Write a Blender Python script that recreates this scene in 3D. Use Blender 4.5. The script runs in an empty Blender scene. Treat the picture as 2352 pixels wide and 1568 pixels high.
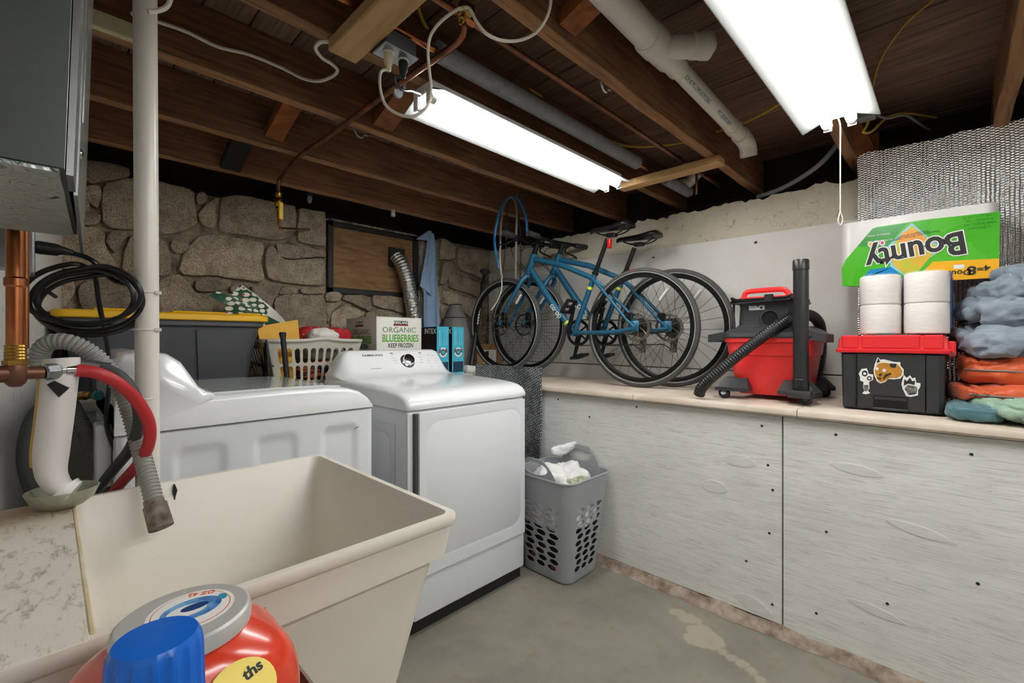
import bpy, bmesh, math, random
from math import sin, cos, pi, radians as rad, sqrt, hypot
from mathutils import Vector as V, Matrix, noise
random.seed(11)
sc = bpy.context.scene
COL = sc.collection
# ---------------------------------------------------------------- camera
F, CX, CY, H, TH = 1036.0, 1176.0, 780.0, 1.2, rad(45.7)
S, C = sin(TH), cos(TH)
cam = bpy.data.objects.new('camera', bpy.data.cameras.new('camera'))
COL.objects.link(cam)
cam.location = (0, 0, H); cam.rotation_euler = (pi / 2, 0, -TH)
cam.data.sensor_width = 36; cam.data.lens = 36 * F / 2352
cam.data.shift_y = -(784 - CY) / 2352; cam.data.clip_start = .05
sc.camera = cam
# ---------------------------------------------------------------- world, exposure, lamps' strength
wd = bpy.data.worlds.new('world'); sc.world = wd; wd.use_nodes = True
wd.node_tree.nodes['Background'].inputs[0].default_value = (.6, .65, .7, 1)
wd.node_tree.nodes['Background'].inputs[1].default_value = .15
sc.view_settings.view_transform = 'Standard'; sc.view_settings.look = 'None'
sc.view_settings.gamma = 1; sc.view_settings.use_curve_mapping = False
sc.view_settings.exposure = 0.84
TUBE = 20.0        # emission of the fluorescent tubes
# ---------------------------------------------------------------- measuring helpers (photo pixel -> place in the room)
def P(px, py, d):
    l = (px - CX) / F * d
    return V((d * S + l * C, d * C - l * S, H - (py - CY) / F * d))
def onX(px, py, X): return P(px, py, X / (S + (px - CX) / F * C))
def onY(px, py, Y): return P(px, py, Y / (C - (px - CX) / F * S))
def onZ(px, py, Z): return P(px, py, F * (H - Z) / (py - CY))
# ---------------------------------------------------------------- material helpers
def lin(c):
    c = c.lstrip('#'); o = []
    for i in (0, 2, 4):
        x = int(c[i:i + 2], 16) / 255
        o.append(x / 12.92 if x <= .04045 else ((x + .055) / 1.055) ** 2.4)
    return (*o, 1)
class NT:
    def __init__(s, name):
        s.m = bpy.data.materials.new(name); s.m.use_nodes = True
        s.t = s.m.node_tree; s.b = s.t.nodes['Principled BSDF']
    def n(s, typ, **kw):
        o = s.t.nodes.new(typ)
        for k, v in kw.items():
            if k.startswith('i_'):
                key = k[2:]; key = int(key) if key.isdigit() else key.replace('_', ' ')
                s.set(o.inputs[key], v)
            else: setattr(o, k, v)
        return o
    def set(s, inp, v):
        if isinstance(v, bpy.types.NodeSocket): s.t.links.new(v, inp)
        else: inp.default_value = v
    def coord(s, scale=(1, 1, 1), rot=(0, 0, 0), loc=(0, 0, 0)):
        tc = s.n('ShaderNodeTexCoord'); mp = s.n('ShaderNodeMapping')
        s.set(mp.inputs[0], tc.outputs['Object']); mp.inputs['Scale'].default_value = scale
        mp.inputs['Rotation'].default_value = rot; mp.inputs['Location'].default_value = loc
        return mp.outputs[0]
    def noise(s, co, scale=5, detail=4, rough=.6, dist=0):
        return s.n('ShaderNodeTexNoise', i_Vector=co, i_Scale=scale, i_Detail=detail, i_Roughness=rough, i_Distortion=dist).outputs['Fac']
    def ramp(s, fac, stops):
        r = s.n('ShaderNodeValToRGB', i_Fac=fac); e = r.color_ramp.elements
        while len(e) < len(stops): e.new(.5)
        for k, (p, c) in enumerate(stops):
            e[k].position = p; e[k].color = lin(c) if isinstance(c, str) else ((c, c, c, 1) if not isinstance(c, tuple) else c)
        return r.outputs[0]
    def mix(s, fac, a, b, mode='MIX'):
        o = s.n('ShaderNodeMix', data_type='RGBA', blend_type=mode)
        s.set(o.inputs[0], fac)
        s.set(o.inputs[6], lin(a) if isinstance(a, str) else a); s.set(o.inputs[7], lin(b) if isinstance(b, str) else b)
        return o.outputs[2]
    def math(s, op, a, b=0.0, c=0.0):
        o = s.n('ShaderNodeMath', operation=op)
        s.set(o.inputs[0], a); s.set(o.inputs[1], b); s.set(o.inputs[2], c)
        return o.outputs[0]
    def bump(s, h, strength=.3, dist=.01):
        b = s.n('ShaderNodeBump', i_Strength=strength, i_Distance=dist, i_Height=h)
        s.set(s.b.inputs['Normal'], b.outputs[0])
    def fin(s, col=None, rough=None, metal=None, spec=None, **kw):
        if col is not None: s.set(s.b.inputs['Base Color'], lin(col) if isinstance(col, str) else col)
        if rough is not None: s.set(s.b.inputs['Roughness'], rough)
        if metal is not None: s.set(s.b.inputs['Metallic'], metal)
        if spec is not None: s.set(s.b.inputs['Specular IOR Level'], spec)
        for k, v in kw.items(): s.set(s.b.inputs[k.replace('_', ' ')], v)
        return s.m
def mat(name, col, rough=.5, metal=0., col2=None, ns=6, lo=.35, hi=.65, st=(1, 1, 1), bump=0, bs=60, spec=.5, coat=0, **kw):
    t = NT(name); c = col
    if col2:
        c = t.ramp(t.noise(t.coord(st), ns, 5), [(lo, col), (hi, col2)])
    if bump:
        t.bump(t.noise(t.coord(st), bs, 4), bump, .004)
    if coat: kw['Coat_Weight'] = coat; kw['Coat_Roughness'] = .12
    return t.fin(c, rough, metal, spec, **kw)
# ---------------------------------------------------------------- mesh builder
def spline(pts, n=8, closed=False):
    pts = [V(p) for p in pts]; m = len(pts); out = []
    for i in range(m if closed else m - 1):
        if closed: a, b, c, d = pts[i - 1], pts[i], pts[(i + 1) % m], pts[(i + 2) % m]
        else: a, b, c, d = pts[max(i - 1, 0)], pts[i], pts[i + 1], pts[min(i + 2, m - 1)]
        for k in range(n):
            t = k / n
            out.append(.5 * ((2 * b) + (c - a) * t + (2 * a - 5 * b + 4 * c - d) * t * t + (3 * b - a - 3 * c + d) * t ** 3))
    if not closed: out.append(pts[-1])
    return out
def resample(pts, step):
    out = [pts[0].copy()]; acc = 0
    for a, b in zip(pts, pts[1:]):
        L = (b - a).length
        if L < 1e-9: continue
        t = step - acc
        while t <= L: out.append(a + (b - a) * (t / L)); t += step
        acc = (acc + L) % step if L + acc >= step else acc + L
    return out
class MB:
    def __init__(s): s.v = []; s.f = []; s.mi = []; s.k = 0
    def add(s, vs, fs, M=None):
        b = len(s.v)
        s.v += [tuple(M @ V(p)) if M else tuple(p) for p in vs]
        for f in fs: s.f.append([i + b for i in f]); s.mi.append(s.k)
        return s
    def bx(s, x0, x1, y0, y1, z0, z1, M=None):
        v = [(x, y, z) for z in (z0, z1) for y in (y0, y1) for x in (x0, x1)]
        return s.add(v, [(0, 2, 3, 1), (4, 5, 7, 6), (0, 1, 5, 4), (2, 6, 7, 3), (0, 4, 6, 2), (1, 3, 7, 5)], M)
    def bev(s, x0, x1, y0, y1, z0, z1, r=.01, seg=2, M=None):
        bm = bmesh.new(); bmesh.ops.create_cube(bm, size=1)
        for v in bm.verts: v.co = ((x0 + x1) / 2 + v.co.x * (x1 - x0), (y0 + y1) / 2 + v.co.y * (y1 - y0), (z0 + z1) / 2 + v.co.z * (z1 - z0))
        bmesh.ops.bevel(bm, geom=bm.edges[:], offset=r, segments=seg, profile=.5, affect='EDGES')
        bm.verts.index_update()
        s.add([v.co.copy() for v in bm.verts], [[v.index for v in f.verts] for f in bm.faces], M); bm.free(); return s
    def loft(s, rings, cap0=True, cap1=True, closed=True, M=None):
        n = len(rings[0]); vs = [p for r in rings for p in r]; fs = []
        for i in range(len(rings) - 1):
            for j in range(n if closed else n - 1):
                a = i * n + j; b = i * n + (j + 1) % n
                fs.append((a, b, b + n, a + n))
        if cap0: fs.append(tuple(range(n))[::-1])
        if cap1: fs.append(tuple(range((len(rings) - 1) * n, len(rings) * n)))
        return s.add(vs, fs, M)
    def tube(s, pts, r, seg=10, closed=False, caps=True, M=None, flat=1.0):
        pts = [V(p) for p in pts]; n = len(pts); rings = []; prev = None
        for i, p in enumerate(pts):
            if closed: t = pts[(i + 1) % n] - pts[i - 1]
            else: t = pts[min(i + 1, n - 1)] - pts[max(i - 1, 0)]
            if t.length < 1e-9: t = V((0, 0, 1))
            t.normalize()
            if prev is None:
                prev = t.cross(V((0, 0, 1)) if abs(t.z) < .9 else V((1, 0, 0))).normalized()
            prev = (prev - t * prev.dot(t))
            prev = prev.normalized() if prev.length > 1e-6 else t.orthogonal().normalized()
            q = t.cross(prev); rr = r[i] if isinstance(r, (list, tuple)) else r
            rings.append([p + prev * cos(2 * pi * j / seg) * rr + q * sin(2 * pi * j / seg) * rr * flat for j in range(seg)])
        if closed: rings.append(rings[0]); return s.loft(rings, False, False, M=M)
        return s.loft(rings, caps, caps, M=M)
    def corr(s, pts, r, pitch=.008, amp=.12, seg=14, M=None):
        q = resample(spline(pts, 10), pitch / 6)
        rr = [r * (1 + amp * (.9, 1., .9, -.7, -1., -.7)[i % 6]) for i in range(len(q))]
        return s.tube(q, rr, seg, M=M)
    def lathe(s, prof, seg=24, M=None, cap0=True, cap1=True):
        return s.loft([[(r * cos(2 * pi * j / seg), r * sin(2 * pi * j / seg), z) for j in range(seg)] for r, z in prof], cap0, cap1, M=M)
    def prism(s, poly, h0, h1, M=None):
        return s.loft([[(x, y, h0) for x, y in poly], [(x, y, h1) for x, y in poly]], M=M)
    def grid(s, fn, nu, nv, M=None, closeu=False):
        vs = [fn(i / nu, j / nv) for j in range(nv + 1) for i in range(nu + (0 if closeu else 1))]
        w = nu if closeu else nu + 1; fs = []
        for j in range(nv):
            for i in range(nu):
                a = j * w + i; b = j * w + (i + 1) % w
                fs.append((a, b, b + w, a + w))
        return s.add(vs, fs, M)
    def cell(s, fn, u0, u1, v0, v1, hole, th, n=20):
        """one wall cell with a hole; fn(u,v,t) maps to space, hole = list of (u,v)"""
        cu = sum(p[0] for p in hole) / len(hole); cv = sum(p[1] for p in hole) / len(hole)
        n = len(hole); rect = []
        for (hu, hv) in hole:
            a, b = hu - cu, hv - cv; k = 1e9
            if a > 1e-12: k = min(k, (u1 - cu) / a)
            if a < -1e-12: k = min(k, (u0 - cu) / a)
            if b > 1e-12: k = min(k, (v1 - cv) / b)
            if b < -1e-12: k = min(k, (v0 - cv) / b)
            rect.append([cu + a * k, cv + b * k])
        for c in ((u0, v0), (u1, v0), (u1, v1), (u0, v1)):
            i = min(range(n), key=lambda q: (rect[q][0] - c[0]) ** 2 / (u1 - u0) ** 2 + (rect[q][1] - c[1]) ** 2 / (v1 - v0) ** 2)
            rect[i] = [c[0], c[1]]
        vs = [fn(u, v, 0) for u, v in rect] + [fn(u, v, 0) for u, v in hole] + [fn(u, v, th) for u, v in hole] + [fn(u, v, th) for u, v in rect]
        fs = []
        for r in range(3):
            for i in range(n):
                j = (i + 1) % n; fs.append((r * n + i, r * n + j, (r + 1) * n + j, (r + 1) * n + i))
        return s.add(vs, fs)
    def build(s, name, m, parent=None, world=False, smooth=35, **props):
        me = bpy.data.meshes.new(name)
        vs = s.v
        if parent is not None and world:
            Mi = MW(parent).inverted(); vs = [Mi @ V(p) for p in vs]
        me.from_pydata([tuple(p) for p in vs], [], s.f)
        ms = m if isinstance(m, (list, tuple)) else [m]
        for q in ms: me.materials.append(q)
        if len(ms) > 1: me.polygons.foreach_set('material_index', [min(k, len(ms) - 1) for k in s.mi])
        if smooth:
            me.polygons.foreach_set('use_smooth', [True] * len(me.polygons))
            me.set_sharp_from_angle(angle=rad(smooth))
        me.update()
        return link(name, me, parent, **props)
def MW(o):
    M = o.matrix_basis.copy()
    while o.parent: o = o.parent; M = o.matrix_basis @ M
    return M
def link(name, data, parent=None, **props):
    o = bpy.data.objects.new(name, data); COL.objects.link(o)
    if parent is not None: o.parent = parent
    for k, v in props.items(): o[k] = v
    return o
def thing(name, label, cat, loc=(0, 0, 0), rot=(0, 0, 0), group=None):
    o = link(name, None); o.location = loc; o.rotation_euler = rot
    o.empty_display_size = .05
    o['label'] = label; o['category'] = cat
    if group: o['group'] = group
    return o
def tag(o, label, cat, group=None):
    o['label'] = label; o['category'] = cat
    if group: o['group'] = group
    return o
def struct(o, label=None):
    o['kind'] = 'structure'
    if label: o['label'] = label
    return o
def txt(s, size, m, parent, M, name='lettering', bold=0., align='CENTER', ext=.0004, sx=1.0, world=False, spacing=1.0):
    cu = bpy.data.curves.new(name, 'FONT'); cu.body = s; cu.size = size; cu.align_x = align; cu.align_y = 'CENTER'
    cu.extrude = ext; cu.offset = bold * size; cu.space_character = spacing; cu.resolution_u = 3
    tmp = bpy.data.objects.new('tmp', cu); COL.objects.link(tmp)
    bpy.context.view_layer.update()
    me = bpy.data.meshes.new_from_object(tmp.evaluated_get(bpy.context.evaluated_depsgraph_get()))
    bpy.data.objects.remove(tmp); bpy.data.curves.remove(cu)
    MM = M @ Matrix.Diagonal((sx, 1, 1, 1))
    if parent is not None and world: MM = MW(parent).inverted() @ MM
    me.transform(MM); me.materials.clear(); me.materials.append(m); me.name = name
    return link(name, me, parent)
def frame(o, x, y):
    """matrix with origin o, local x and y axes"""
    x = V(x).normalized(); y = V(y); z = x.cross(y).normalized(); y = z.cross(x)
    M = Matrix((x, y, z)).transposed().to_4x4(); M.translation = V(o); return M
def along(a, b):
    a, b = V(a), V(b); z = (b - a).normalized(); x = z.orthogonal().normalized(); y = z.cross(x)
    M = Matrix((x, y, z)).transposed().to_4x4(); M.translation = a; return M
def cyl(mb, a, b, r, seg=12, r2=None):
    return mb.tube([a, b], [r, r if r2 is None else r2], seg)
def rr(hx, hy, r, n=4, cx=0, cy=0):
    """rounded rectangle outline"""
    o = []
    for (sx, sy, a0) in ((1, 1, 0), (-1, 1, 90), (-1, -1, 180), (1, -1, 270)):
        for k in range(n + 1):
            a = rad(a0 + 90 * k / n); o.append((cx + sx * (hx - r) + r * cos(a), cy + sy * (hy - r) + r * sin(a)))
    return o
def fb(p, s=1.0, o=4): return noise.fractal(V(p) * s, 1.0, 2.0, o)
T4 = Matrix.Translation
def R4(a, ax): return Matrix.Rotation(rad(a), 4, ax)
# ================================================================ MATERIALS OF THE PLACE
def wood(name, c1, c2, c3, st, ns=3., rough=.75, bump=.25):
    t = NT(name); rnd = t.n('ShaderNodeObjectInfo').outputs['Random']
    co = t.n('ShaderNodeVectorMath', operation='ADD', i_0=t.coord(st), i_1=t.n('ShaderNodeCombineXYZ', i_X=t.math('MULTIPLY', rnd, 37.), i_Y=t.math('MULTIPLY', rnd, 91.)).outputs[0]).outputs[0]
    g = t.noise(co, ns, 6, .65, .6)
    big = t.noise(t.coord((1, 1, 1)), 2.3, 3)
    c = t.ramp(g, [(.3, c1), (.5, c2), (.72, c3)])
    c = t.mix(t.math('MULTIPLY', t.math('SUBTRACT', big, .35), .9), c, c1)
    c = t.mix(1.0, c, t.ramp(rnd, [(0, .7), (1, 1.0)]), 'MULTIPLY')
    t.bump(g, bump, .006)
    return t.fin(c, rough, spec=.3)
M_joist = wood('old joist wood', '#4f3524', '#825a3e', '#9c714e', (1.2, 22, 22))
M_jedge = wood('joist edge with painted underlight', '#73513a', '#a2764f', '#b58a60', (1.2, 22, 22))  # paler wood tone paints in light reaching the joist undersides from below
M_plank = wood('old subfloor wood', '#554236', '#806453', '#967965', (20, 1.2, 20))
M_rim = mat('dark sill wood', '#17110d', .9, col2='#2a1e16', ns=9)
M_pine = wood('fresh pine', '#b58a55', '#d3ab74', '#e2c08e', (14, 1.0, 14), 2., .6, .1)
M_brace = wood('orange bridging wood', '#6a3a18', '#925426', '#a8682f', (9, 9, 9), 2., .65)
M_black = mat('charred black', '#080808', .6, col2='#151513', ns=22)
def stone_mat():
    t = NT('field stone'); rnd = t.n('ShaderNodeObjectInfo').outputs['Random']
    co = t.coord()
    f = t.noise(co, 160, 3, .7); m = t.noise(co, 14, 5, .65); b = t.noise(co, 2.2, 3)
    c = t.ramp(m, [(.3, '#a3937f'), (.5, '#c9b9a2'), (.7, '#dccdb6')])
    c = t.mix(1., c, t.ramp(f, [(.36, .4), (.52, .95), (.68, 1.35)]), 'MULTIPLY')
    c = t.mix(t.math('MULTIPLY', b, .4), c, '#6b5542')
    c = t.mix(1., c, t.ramp(rnd, [(0, .5), (1, .92)]), 'MULTIPLY')
    t.bump(t.math('ADD', t.math('MULTIPLY', f, .35), m), .75, .012)
    return t.fin(c, .9, spec=.2)
M_stone = stone_mat()
def mortar_mat():
    t = NT('dark crumbling mortar'); co = t.coord(); n = t.noise(co, 18, 6, .7)
    t.bump(n, 1., .04); return t.fin(t.ramp(n, [(.3, '#5a4f41'), (.55, '#a3947e'), (.75, '#c4b59d')]), .95, spec=.1)
M_mortar = mortar_mat()
def plaster_mat(name, base, warm, dirt, amt=.5, crack=True):
    t = NT(name); co = t.coord(); n = t.noise(co, 3.5, 6, .6); d = t.noise(co, 26, 4, .7); fine = t.noise(co, 130, 3)
    c = t.mix(n, base, warm)
    c = t.mix(t.ramp(d, [(.60, 0.), (.72, amt)]), c, dirt)
    if crack:
        v = t.n('ShaderNodeTexVoronoi', feature='DISTANCE_TO_EDGE', i_Vector=t.n('ShaderNodeVectorMath', operation='ADD', i_0=co, i_1=t.n('ShaderNodeTexNoise', i_Vector=co, i_Scale=4.).outputs['Color']).outputs[0], i_Scale=5.5).outputs['Distance']
        c = t.mix(t.ramp(v, [(0., .45), (.01, 0.)]), c, dirt)
    t.bump(t.math('ADD', t.math('MULTIPLY', fine, .3), t.math('ADD', n, d)), .5, .012)
    return t.fin(c, .9, spec=.2)
M_plaster = plaster_mat('old cream plaster', '#d2ccbd', '#b8ad94', '#4e4335', .55)
M_leftwall = plaster_mat('painted block wall', '#d9d8d3', '#c3c1ba', '#3a3833', .4, False)
M_shell = mat('grey painted wall', '#c9c7c2', .9, col2='#b8b5ae', ns=3)
def floor_mat():
    t = NT('worn grey floor paint'); co = t.coord()
    a = t.noise(co, 2.2, 6, .6); b = t.noise(co, 9, 5, .7); sp = t.noise(co, 120, 2)
    c = t.ramp(a, [(.3, '#736f65'), (.55, '#878276'), (.75, '#8f887a')])
    c = t.mix(t.ramp(b, [(.55, 0.), (.75, .5)]), c, '#77694f')
    c = t.mix(t.ramp(sp, [(.70, 0.), (.76, .55)]), c, '#aaa79c')
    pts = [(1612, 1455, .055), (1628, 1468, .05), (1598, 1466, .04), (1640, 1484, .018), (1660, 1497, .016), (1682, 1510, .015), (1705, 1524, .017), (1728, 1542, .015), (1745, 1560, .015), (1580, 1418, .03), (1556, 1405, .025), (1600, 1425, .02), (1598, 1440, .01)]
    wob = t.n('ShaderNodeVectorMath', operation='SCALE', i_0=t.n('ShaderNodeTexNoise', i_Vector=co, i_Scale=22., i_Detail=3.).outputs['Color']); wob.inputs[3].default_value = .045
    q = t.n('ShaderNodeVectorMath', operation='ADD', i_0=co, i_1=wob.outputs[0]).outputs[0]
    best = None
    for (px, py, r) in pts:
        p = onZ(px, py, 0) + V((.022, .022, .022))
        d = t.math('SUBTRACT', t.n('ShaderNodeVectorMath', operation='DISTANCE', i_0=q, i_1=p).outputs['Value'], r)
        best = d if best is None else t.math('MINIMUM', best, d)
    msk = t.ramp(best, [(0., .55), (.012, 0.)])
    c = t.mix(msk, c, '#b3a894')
    t.bump(t.math('ADD', b, t.math('MULTIPLY', sp, .3)), .25, .006)
    return t.fin(c, t.ramp(b, [(.3, .38), (.7, .6)]), spec=.4)
M_floor = floor_mat()
def whitewash():
    t = NT('whitewashed plywood'); co = t.coord((4, 1.0, 9)); g = t.noise(co, 5., 7, .7, 1.6)
    big = t.noise(t.coord((1, 1.2, 2.5)), 1.6, 4); f = t.noise(t.coord((5, 1.5, 60)), 6, 5, .7)
    c = t.ramp(g, [(.28, '#c4c3bf'), (.42, '#e2e2dd'), (.7, '#eeeeea')])
    c = t.mix(t.math('MULTIPLY', t.ramp(f, [(.36, 1.), (.46, 0.)]), .45), c, '#918e8b')
    c = t.mix(t.ramp(big, [(.45, 0.), (.7, .35)]), c, '#bdbbb8')
    sp = t.noise(t.coord((1, 1, 1.6)), 34, 4, .7); c = t.mix(t.ramp(sp, [(.66, 0.), (.74, .35)]), c, '#827f7b')
    t.bump(t.math('ADD', g, f), .3, .003)
    return t.fin(c, .75, spec=.25)
M_ply_white = whitewash()
M_slab = mat('cream laminate slab', '#d8cabb', .45, col2='#c2b2a1', ns=5, bump=.05)
M_curb = mat('crumbling concrete edge', '#a8988a', .95, col2='#6e5c4b', ns=16, bump=.9, bs=40)
M_gap = mat('dark gap', '#0f0b08', .95)
M_board = mat('painted wall board', '#d5d2cd', .55, col2='#cac7c1', ns=1.5)
M_ledge = mat('painted ledge', '#cfd0c8', .7, col2='#bcbdb3', ns=5, bump=.1)
def peg_mat():
    t = NT('pegboard'); co = t.coord((1, 1, 1)); sp = t.n('ShaderNodeSeparateXYZ', i_Vector=co)
    def fr(x): return t.math('SUBTRACT', t.math('FRACT', t.math('DIVIDE', x, .0254)), .5)
    a, b = fr(sp.outputs[1]), fr(sp.outputs[2])
    d = t.math('SQRT', t.math('ADD', t.math('MULTIPLY', a, a), t.math('MULTIPLY', b, b)))
    return t.fin(t.ramp(d, [(.13, '#4a4846'), (.17, '#c3c1bc')]), .6)
M_peg = peg_mat()
def foil_mat():
    t = NT('bubble foil'); co = t.coord((1, 1, 1)); sp = t.n('ShaderNodeSeparateXYZ', i_Vector=co)
    nz = t.noise(co, 10, 4, .6); nf = t.noise(co, 55, 3, .7)
    yy = t.math('ADD', sp.outputs[1], t.math('MULTIPLY', nz, .012))
    w = t.math('SINE', t.math('MULTIPLY', yy, 2 * pi / .0135))
    zz = t.math('ADD', sp.outputs[2], t.math('MULTIPLY', t.math('FLOOR', t.math('DIVIDE', yy, .0135)), .005))
    b = t.math('SINE', t.math('MULTIPLY', zz, 2 * pi / .011))
    h = t.math('ADD', t.math('ADD', t.math('MULTIPLY', w, .55), t.math('MULTIPLY', b, .35)), t.math('MULTIPLY', nf, .7))
    t.bump(h, .8, .0028)
    return t.fin('#f2f1ee', .2, .95)
M_foil = foil_mat()
M_plywin = wood('window plywood', '#6f4d31', '#93704b', '#aa8659', (2, 2, 9), 3., .7, .1)
# ================================================================ ROOM SHELL
XR, YB = 2.78, 3.0
ZJ, ZS = 2.08, 2.28
struct(MB().bx(-1, 3.3, -2.8, 3.4, -.12, 0).build('floor', M_floor))
# --- stone back wall, every stone its own piece
wb = MB().bx(-.4, 3.3, YB + .007, YB + .3, 0, 2.015)
wall_back = struct(wb.build('wall_back', M_mortar), 'dark fieldstone basement wall with crumbling mortar')
def stone(poly, depth=.0):
    pts = [onY(x, y, YB) for x, y in poly]
    q = [(p.x, p.z) for p in pts]
    cx = sum(p[0] for p in q) / len(q); cz = sum(p[1] for p in q) / len(q)
    # round and roughen the outline
    out = []
    m = len(q)
    for i in range(m):
        a, b = V(q[i]), V(q[(i + 1) % m]); k = max(2, int((b - a).length / .028))
        for j in range(k):
            p = a.lerp(b, (j + .1) / k)
            out.append(p + V((fb((p.x * 16, p.y * 16, 1.7)), fb((p.x * 16, p.y * 16, 8.1)))) * .011)
    out = [(out[i - 1] + out[i] * 6 + out[(i + 1) % len(out)]) / 8 for i in range(len(out))]
    out = [p + (p - V((cx, cz))).normalized() * .004 for p in out]
    pr = .02 + .012 * random.random() + depth
    tilt = (random.uniform(-.05, .05), random.uniform(-.05, .05))
    rings = []
    for s, y in ((1.0, .03), (.995, -pr * .55), (.972, -pr * .9), (.90, -pr), (.66, -pr * 1.05), (.36, -pr * 1.1), (.12, -pr * 1.12)):
        ring = []
        for p in out:
            x = cx + (p.x - cx) * s; z = cz + (p.y - cz) * s
            yy = y
            if y < 0: yy += fb((x * 9, z * 9, 3.3)) * .012 + tilt[0] * (x - cx) + tilt[1] * (z - cz)
            ring.append((x, YB + yy, z))
        rings.append(ring)
    MB().loft(rings, False, True).build('stone', M_stone, wall_back, smooth=50)
A8 = lambda L: [(100 + a / 3.5636, 360 + b / 3.5636) for a, b in L]
B6 = lambda L: [(450 + a / 3.3357, 450 + b / 3.3357) for a, b in L]
for L in [
    [(330, 30), (690, 90), (700, 175), (500, 185), (400, 230), (310, 180)],
    [(475, 330), (500, 205), (720, 185), (960, 205), (1225, 285), (1235, 400), (1265, 555), (1100, 630), (940, 635), (700, 595), (560, 595), (475, 540)],
    [(320, 250), (455, 230), (465, 330), (440, 420), (365, 380)], [(270, 260), (325, 262), (365, 400), (375, 465), (280, 478)],
    [(280, 490), (390, 468), (455, 478), (458, 555), (290, 565)],
    [(60, 660), (290, 582), (465, 582), (505, 650), (498, 730), (580, 860), (590, 935), (400, 955), (60, 900)],
    [(525, 618), (695, 610), (655, 690), (590, 795), (522, 700)],
    [(710, 640), (1000, 690), (1030, 800), (1040, 900), (1025, 975), (930, 985), (690, 975), (635, 900), (645, 830)],
    [(1040, 690), (1195, 705), (1185, 760), (1085, 795), (1048, 760)],
    [(1245, 655), (1400, 638), (1790, 705), (1795, 770), (1765, 870), (1790, 1000), (1755, 1025), (1400, 975), (1150, 975), (1095, 925), (1155, 780)],
    [(1815, 740), (1880, 733), (1900, 845), (2295, 838), (2295, 1055), (2100, 1045), (1835, 1005), (1805, 900)],
    [(1900, 712), (2295, 762), (2295, 828), (1930, 830)],
    [(1245, 305), (1325, 295), (1325, 370), (1245, 405)], [(1320, 400), (1415, 335), (1395, 585), (1315, 585), (1255, 470)],
    [(1445, 325), (1560, 315), (1880, 375), (2055, 415), (2055, 600), (2025, 655), (1890, 685), (1445, 615)],
    [(2085, 435), (2298, 455), (2298, 738), (2068, 700), (2080, 600)],
    [(60, 1040), (255, 1012), (265, 1100), (210, 1170), (190, 1250), (60, 1250)],
    [(290, 1045), (420, 993), (700, 1015), (720, 1290), (350, 1290), (285, 1150)],
    [(930, 1015), (1100, 965), (1195, 1040), (1235, 1130), (1390, 1200), (1375, 1290), (940, 1290)],
    [(1225, 1015), (1475, 1025), (1505, 1078), (1420, 1105), (1245, 1105)], [(1530, 1045), (1655, 1065), (1560, 1128), (1522, 1100)],
    [(1685, 1065), (1945, 1065), (1870, 1168), (1850, 1235), (1725, 1180)], [(1960, 1065), (2070, 1070), (2050, 1118), (1905, 1128)],
    [(1885, 1155), (1980, 1125), (2275, 1135), (2325, 1280), (2305, 1420), (1950, 1420), (1885, 1290)], [(2085, 1072), (2290, 1092), (2280, 1118), (2105, 1118)],
    [(60, 920), (400, 970), (260, 1000), (60, 1025)], [(720, 1000), (915, 1005), (915, 1280), (735, 1280)],
]: stone(A8(L))
for L in [
    [(980, 745), (1105, 745), (1088, 805), (978, 805)], [(1130, 757), (1295, 757), (1325, 865), (1305, 875), (1112, 790)],
    [(985, 822), (1095, 822), (1020, 895), (1002, 990)], [(1028, 905), (1130, 835), (1275, 900), (1265, 925), (1150, 935), (1140, 1100), (1024, 1100)],
    [(1345, 765), (1575, 772), (1592, 895), (1355, 838)], [(1295, 892), (1350, 862), (1575, 912), (1560, 1000), (1295, 990)],
    [(1865, 320), (1985, 385), (1975, 480), (1855, 498)], [(1995, 395), (2235, 425), (2215, 645), (2005, 560)],
    [(1935, 585), (2195, 685), (2185, 785), (1925, 700)], [(1875, 512), (1975, 505), (1965, 570), (1900, 680), (1862, 688)],
    [(1885, 722), (2185, 812), (2175, 1000), (2000, 850), (1895, 830)], [(1705, 335), (1850, 345), (1850, 560), (1705, 700)],
    [(1865, 850), (1960, 850), (1880, 960)], [(1600, 760), (1690, 770), (1700, 1000), (1610, 1000)], [(1715, 705), (1855, 700), (1860, 980), (1720, 980)],
]: stone(B6(L))
# --- plywood-covered window in the stone wall
win = link('window_1', None); win.location = (1.65, YB, 1.5); struct(win, 'plywood boarded basement window with black frame')
MB().bx(1.33, 1.98, YB - .004, YB + .02, 1.55, 1.97).build('plywood', M_plywin, win, world=True)
fr = MB()
for (a, b, c, d) in ((1.295, 2.012, 1.965, 2.0), (1.295, 2.012, 1.515, 1.555), (1.295, 1.335, 1.515, 2.0), (1.965, 2.012, 1.515, 2.0)):
    fr.bev(a, b, YB - .02, YB + .02, c, d, .004, 1)
fr.build('window_frame', M_black, win, world=True)
MB().bev(1.32, 2.0, YB - .012, YB + .03, 2.003, 2.018, .003, 1).build('trim_strip', mat('chipped white paint', '#b9b2a2', .8, col2='#5d5244', ns=20), win, world=True)
MB().bev(2.016, 2.03, YB - .012, YB + .03, 1.5, 2.0, .003, 1).build('trim_strip', mat('chipped cream paint', '#a49a82', .8, col2='#6d6250', ns=20), win, world=True)
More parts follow.
